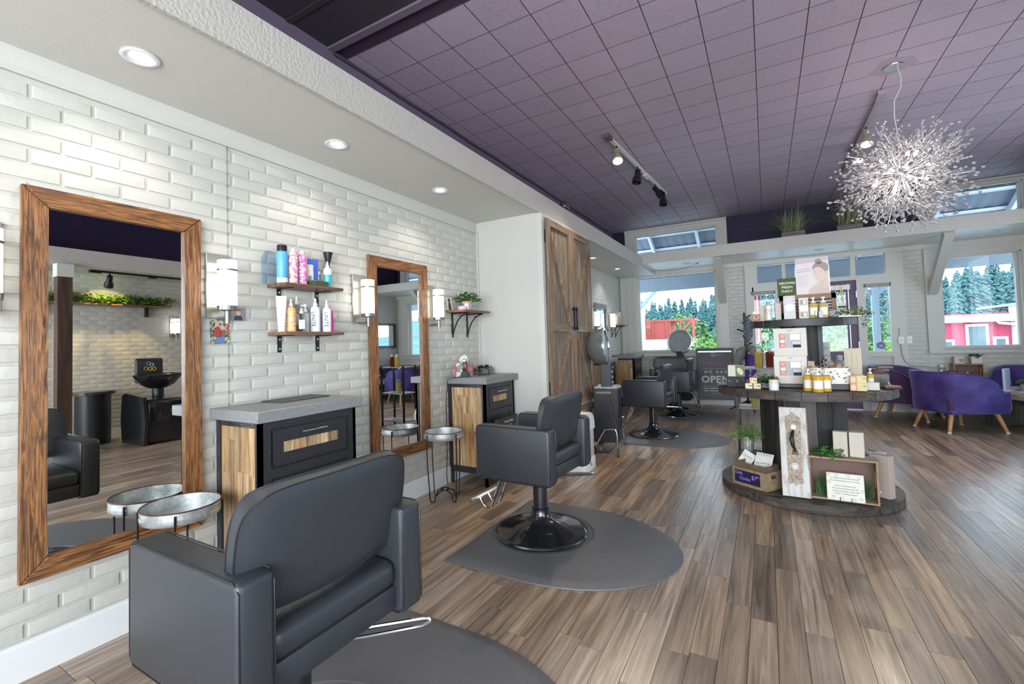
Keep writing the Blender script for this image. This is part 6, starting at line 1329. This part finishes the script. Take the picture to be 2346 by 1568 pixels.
for x_ in (-2.72, 1.74, 5.9):
    p_ = MB().box(x_-.055, x_+.055, 2.13, 2.25, -.2, 2.36).build('post', mat('porch_post', (.30, .37, .43), .6), t)
    for s in (-1, 1): MB().bar((x_+s*.04, 2.19, 1.92), (x_+s*.46, 2.19, 2.36), .07, .07).build('knee_brace', mat('porch_post', (.30, .37, .43), .6), p_)
t = thing('flag', 'red and white striped flag outside the left sidelight of the entrance', 'flag', (2.12, 11.0, 1.55), R(20))
for k in range(7): MB().box(-.02+k*.035, .015+k*.035, -.002+.008*(k % 2), .002+.008*(k % 2), -.5, .62).build('stripe', pm('flag_red', (.50, .03, .06)) if k % 2 == 0 else M_WHITE, t)
MB().tube([(-.04, 0, -.5), (-.04, 0, .75)], .012, 6).build('pole', M_WHITE, t)
gm = struct(MB().box(-60, 120, YB+.2, 60, -.45, -.35).build('ground', mat('pale_yard', (.46, .44, .40), .9, var=.4, vscale=.6)))
t = thing('porch_deck', 'pale concrete walk outside the back wall', 'walk', (2.5, 10.4, -.1)); MB().box(-6, 6, -1.2, 1.3, -.2, 0).build('slab', mat('concrete', (.40, .39, .38), .8), t)
for k in range(2):
    tag(MB().box(-30, 60, 21+k*1.5, 21.1+k*1.5, -.30, -.05).build('railway_rail', mat('rusty_rail', (.16, .09, .07), .6)), ('nearer', 'farther')[k]+' rusty railway rail crossing the yard outside', 'rail')
tag(MB().box(-9, -.9, 27.6, 27.8, -.35, 1.12).build('low_wall', mat('white_low_wall', (.70, .69, .68), .8, var=.8, vscale=1.5, col2=(.35, .33, .36))), 'low whitewashed wall in front of the red rail car outside', 'wall')
t = thing('rail_car', 'rust red open rail car standing in the yard outside the left back window', 'rail car', (-5.2, 30.5, 0)); RED = mat('rail_red', (.42, .075, .05), .6)
MB().box(-3.5, 2.6, -1, 1, .95, 2.25).build('car_body', RED, t); MB().box(-3.5, 4.0, -1.05, 1.05, 2.2, 2.32).box(-3.5, 4.0, -1, 1, .75, .95).build('top_chord', RED, t)
for k in range(8): MB().box(-3.4+k*.82, -3.3+k*.82, -1.08, -1, .8, 2.3).build('rib', RED, t)
MB().bar((2.6, -1, .95), (3.9, -1, 2.25), .12).bar((3.9, -1, .8), (3.9, -1, 2.3), .14).bar((3.2, -1, .8), (3.2, -1, 2.2), .1).build('end_truss', RED, t); MB().box(-.6, -.1, -1.1, -1.08, 1.1, 1.9).build('white_sign', M_WHITE, t)
MB().box(-3, 3.6, -.8, .8, .4, .75).build('underframe', M_BLACK, t)
for x_ in (-2.2, -1.2, 2.2, 3.1): MB().cyl(.42, -.06, .06, 18, T(x_, -.8, .07) @ RX(R(90))).build('wheel', M_BLACK, t)
t = thing('white_shed', 'white clapboard building at the left edge of the back window view', 'building', (-4.9, 27, -.35)); MB().box(-1.5, 1.15, -1, 1, 0, 3.6).build('wall', M_WHITE, t); MB().prism([(-1.7, 3.6), (1.4, 3.6), (1.3, 3.8), (-1.6, 4.1)], -1.2, 1.2, RX(R(90))).build('roof', M_GREY, t); MB().box(-.1, .3, -1.02, -1, 1.9, 2.9).build('window', M_GLASS, t)
t = thing('red_building', 'red board building with white trim and three windows outside the right window', 'building', (8.6, 25, -.4)); RB = mat('barn_red', (.55, .055, .105), .7, bump=.3, bscale=3); WB = M_WHITE
for k in range(9): MB().box(-.25+k*.24, -.012+k*.24, 0, .15, 0, 1.86).build('wall_board', RB, t)
for k in range(22): MB().box(2.06+k*.24, 2.298+k*.24, -.4 if k > -1 else 0, .15, 0, 2.2).build('wall_board', RB, t)
MB().box(-.3, 7.4, .15, 3, 0, 2.2).build('wall_core', RB, t)
MB().box(-.4, 1.95, -.45, .2, 1.86, 2.08).build('fascia', WB, t); MB().box(1.85, 7.4, -.75, .2, 2.12, 2.42).build('fascia', WB, t); MB().box(1.75, 7.6, -.8, 3, 2.42, 2.52).build('roof', mat('blue_grey_roof', (.25, .30, .36), .6), t); MB().box(-.4, 1.9, -.4, 3, 2.08, 2.14).build('roof', mat('pale_roof', (.5, .48, .45), .7), t)
MB().box(1.82, 2.08, -.5, -.02, 0, 2.15).build('corner_board', WB, t); MB().tube([(1.35, -.3, 1.9), (1.4, -.35, 1.8), (1.9, -.45, 1.72), (2.0, -.52, 1.6)], .05, 6).build('downspout', WB, t)
for x0, x1, z0, z1 in ((-.12, .22, .45, 1.2), (.55, 1.2, .72, 1.78), (1.3, 1.72, .35, 1.28), (2.75, 4.2, .0, 1.75)):
    w_ = MB().box(x0, x1, -.47 if x0 > 2 else -.04, .0, z0, z1).build('window_frame', WB, t); m_ = .09; MB().box(x0+m_, x1-m_, -.49 if x0 > 2 else -.06, -.03, z0+m_, z1-m_).build('pane', mat('dark_pane', (.08, .13, .14), .15) if x0 < 2 else M_WHITE, w_)
t = thing('street_lamp', 'pale street lamp above the roof of the red building outside', 'street lamp', (9.6, 30, -.4)); MB().tube([(0, 0, 0), (0, 0, 3.6), (-.15, 0, 3.8), (-.5, 0, 3.85)], .05, 6).build('pole', M_WHITE, t); MB().box(-.8, -.45, -.1, .1, 3.8, 3.9).build('lamp_head', M_WHITE, t)
def blob(mb, c, r, seed, sq=.85, sub=2):
    rr = random.Random(seed); bm = bmesh.new(); bmesh.ops.create_icosphere(bm, subdivisions=sub, radius=1)
    for v in bm.verts: v.co = v.co*r*(1+rr.uniform(-.22, .18)); v.co.z *= sq
    bm.verts.index_update(); mb.add([(v.co.x+c[0], v.co.y+c[1], v.co.z+c[2]) for v in bm.verts], [tuple(v.index for v in f_.verts) for f_ in bm.faces]); bm.free(); return mb
def clump(mb, c, r, n, size, rr, sq=1.):
    vs = []; f = []
    for k in range(n):
        d = Vector((rr.gauss(0, 1), rr.gauss(0, 1), rr.gauss(0, 1))).normalized(); q = Vector(c)+Vector((d.x*r, d.y*r, d.z*r*sq))*rr.uniform(.6, 1.05); u = d.orthogonal().normalized(); u = (u+d.cross(u)*rr.uniform(-2, 2)).normalized(); w = d.cross(u); s_ = size*rr.uniform(.6, 1.3); n0 = len(vs); e_ = d*rr.uniform(-.5, .5)*s_
        vs += [q-u*s_, q+w*s_*.8+e_, q+u*s_, q-w*s_*.8-e_]; f += [(n0, n0+1, n0+2, n0+3)]
    return mb.add(vs, f)
HEDGE = mat('hedge_green', (.16, .30, .04), .8, var=.8, vscale=5)
def hedge(label, x0, x1, y_, z1, seed):
    mb = MB(); rr = random.Random(seed); x_ = 0
    while x_ < x1-x0: clump(mb, (x_, rr.uniform(-.3, .3), z1*.5), z1*.62*rr.uniform(.8, 1.15), 170, .085, rr, .9); x_ += .45
    t = thing('hedge', label, 'hedge', (x0, y_, -.35)); mb.build('foliage', HEDGE, t, ang=20, kind='stuff')
hedge('bright green hedge outside the left back window', -1.2, 2.4, 25, 1.55, 100); hedge('bright green hedge beyond the entrance door', 3.2, 8.0, 27, 1.2, 200)
# hillside and trees
HILL = mat('hazy_hill_green', (.10, .20, .17), .9, var=.6, vscale=.12)  # bluish cast is distance haze mixed into the hill colour
vs = []; f = []; NX, NY = 40, 12; r_ = random.Random(5)
for j in range(NY+1):
    for i in range(NX+1):
        x_ = -110+300*i/NX; y_ = 62+130*j/NY; k = j/NY; vs.append((x_, y_, -.5+(6.8+1.0*math.sin(x_*.06)+4*min(1, max(0, (x_-25)/50)))*min(1, k*1.7)**1.3+r_.uniform(-.3, .3)))
for j in range(NY):
    for i in range(NX): a = j*(NX+1)+i; f.append((a, a+1, a+NX+2, a+NX+1))
t = struct(MB().add(vs, f).build('hillside', HILL))
def hz(x_, y_): k = (y_-62)/130; return -.5+(6.8+1.0*math.sin(x_*.06)+4*min(1, max(0, (x_-25)/50)))*min(1, max(0, k)*1.7)**1.3
CON = mat('hazy_conifer_green', (.085, .185, .17), .9, isl=.35); DEC = mat('broadleaf_green', (.13, .25, .085), .9, isl=.4); TRK = mat('tree_trunk', (.12, .085, .06), .9)  # conifer colour has atmospheric haze painted in as a blue cast
def conifer_me(seed):
    rr = random.Random(seed); mb = MB(); vs = []; f = []
    for k in range(420):
        z = rr.random()**1.25*.9+.08; r = (.19*(1-z)**.85+.008)*rr.uniform(.55, 1.15); a = rr.uniform(0, 2*PI); c = Vector((r*math.cos(a), r*math.sin(a), z)); o_ = Vector((math.cos(a), math.sin(a), 0)); u = Vector((-math.sin(a), math.cos(a), 0)); s_ = .028+.035*(1-z); n0 = len(vs)
        vs += [c-o_*s_*.6+Vector((0, 0, s_*.9)), c+u*s_*.7+Vector((0, 0, rr.uniform(-.01, .01))), c+o_*s_*rr.uniform(.7, 1.3)-Vector((0, 0, s_*.5)), c-u*s_*.7]; f += [(n0, n0+1, n0+2), (n0, n0+2, n0+3)]
    vs += [(.10, 0, .1), (-.05, .087, .1), (-.05, -.087, .1), (0, 0, .95)]; n0 = len(vs)-4; f += [(n0, n0+1, n0+3), (n0+1, n0+2, n0+3), (n0+2, n0, n0+3)]
    return mb.add(vs, f).mesh('crown', CON, 10)
con = [conifer_me(k) for k in range(4)]; trunk_me = MB().lathe([(.018, 0), (.012, .5)], 6).mesh('trunk', TRK)
dec = []
for k in range(3):
    mb = MB(); rr = random.Random(60+k)
    for i in range(7): clump(mb, (rr.uniform(-.16, .16), rr.uniform(-.15, .15), .42+rr.uniform(-.2, .34)), rr.uniform(.15, .24), 90, .042, rr, 1.1)
    dec.append(mb.mesh('crown', DEC, 10))
r_ = random.Random(17)
def tree(x_, y_, z_, h_, con_, label, group):
    t = thing('conifer' if con_ else 'broadleaf_tree', label, 'tree', (x_, y_, z_), r_.uniform(0, 6), group); w_ = h_*r_.uniform(.8, 1.25)
    put('crown', (con if con_ else dec)[r_.randrange(4 if con_ else 3)], t, scale=(w_, w_, h_)); put('trunk', trunk_me, t, scale=(h_, h_, h_))
n = 0
for k in range(250):
    u = -.30+.62*((k*.618034) % 1.0)+r_.uniform(-.01, .01); y_ = 82+72*((k*.7548) % 1.0); x_ = 2.42+u*y_
    if k >= 170: u = .26+.36*((k*.618034) % 1.0); x_ = 2.42+u*y_
    tree(x_, y_, hz(x_, y_)-.8, r_.uniform(5, 8.5), True, 'dark green conifer on the hillside outside the windows', 'conifers on the hillside')
for k in range(26):
    u = -.27+.9*((k*.618034) % 1.0); y_ = 66+18*((k*.7548) % 1.0); x_ = 2.42+u*y_
    tree(x_, y_, hz(x_, y_)-.6, r_.uniform(3, 4.6), False, 'pale green broadleaf tree at the foot of the hillside', 'broadleaf trees below the hillside')
tree(.3, 46, -.4, 4.5, False, 'tall pale green poplar-like tree right of the rail car', None); tree(2.0, 50, -.4, 3.7, False, 'lower round green tree right of the tall pale tree', None)
for k, (x_, y_, h_) in enumerate(((-6.0, 44, 3.6), (-4.9, 46, 4.0), (-3.9, 44, 4.1), (-2.9, 46, 3.7))): tree(x_, y_, -.4, h_, False, ('first', 'second', 'third', 'fourth')[k]+' yellow-green tree from the left behind the red rail car', None)
for k, (u, h_) in enumerate(((.262, 13), (.275, 15), (.287, 14.5), (.295, 11), (.325, 14), (.333, 15), (.345, 12))):
    y_ = 62+k; x_ = 2.42+u*y_; tree(x_, y_, .3, h_*.47, True, 'tall shaggy conifer behind the red building', 'tall conifers behind the red building')
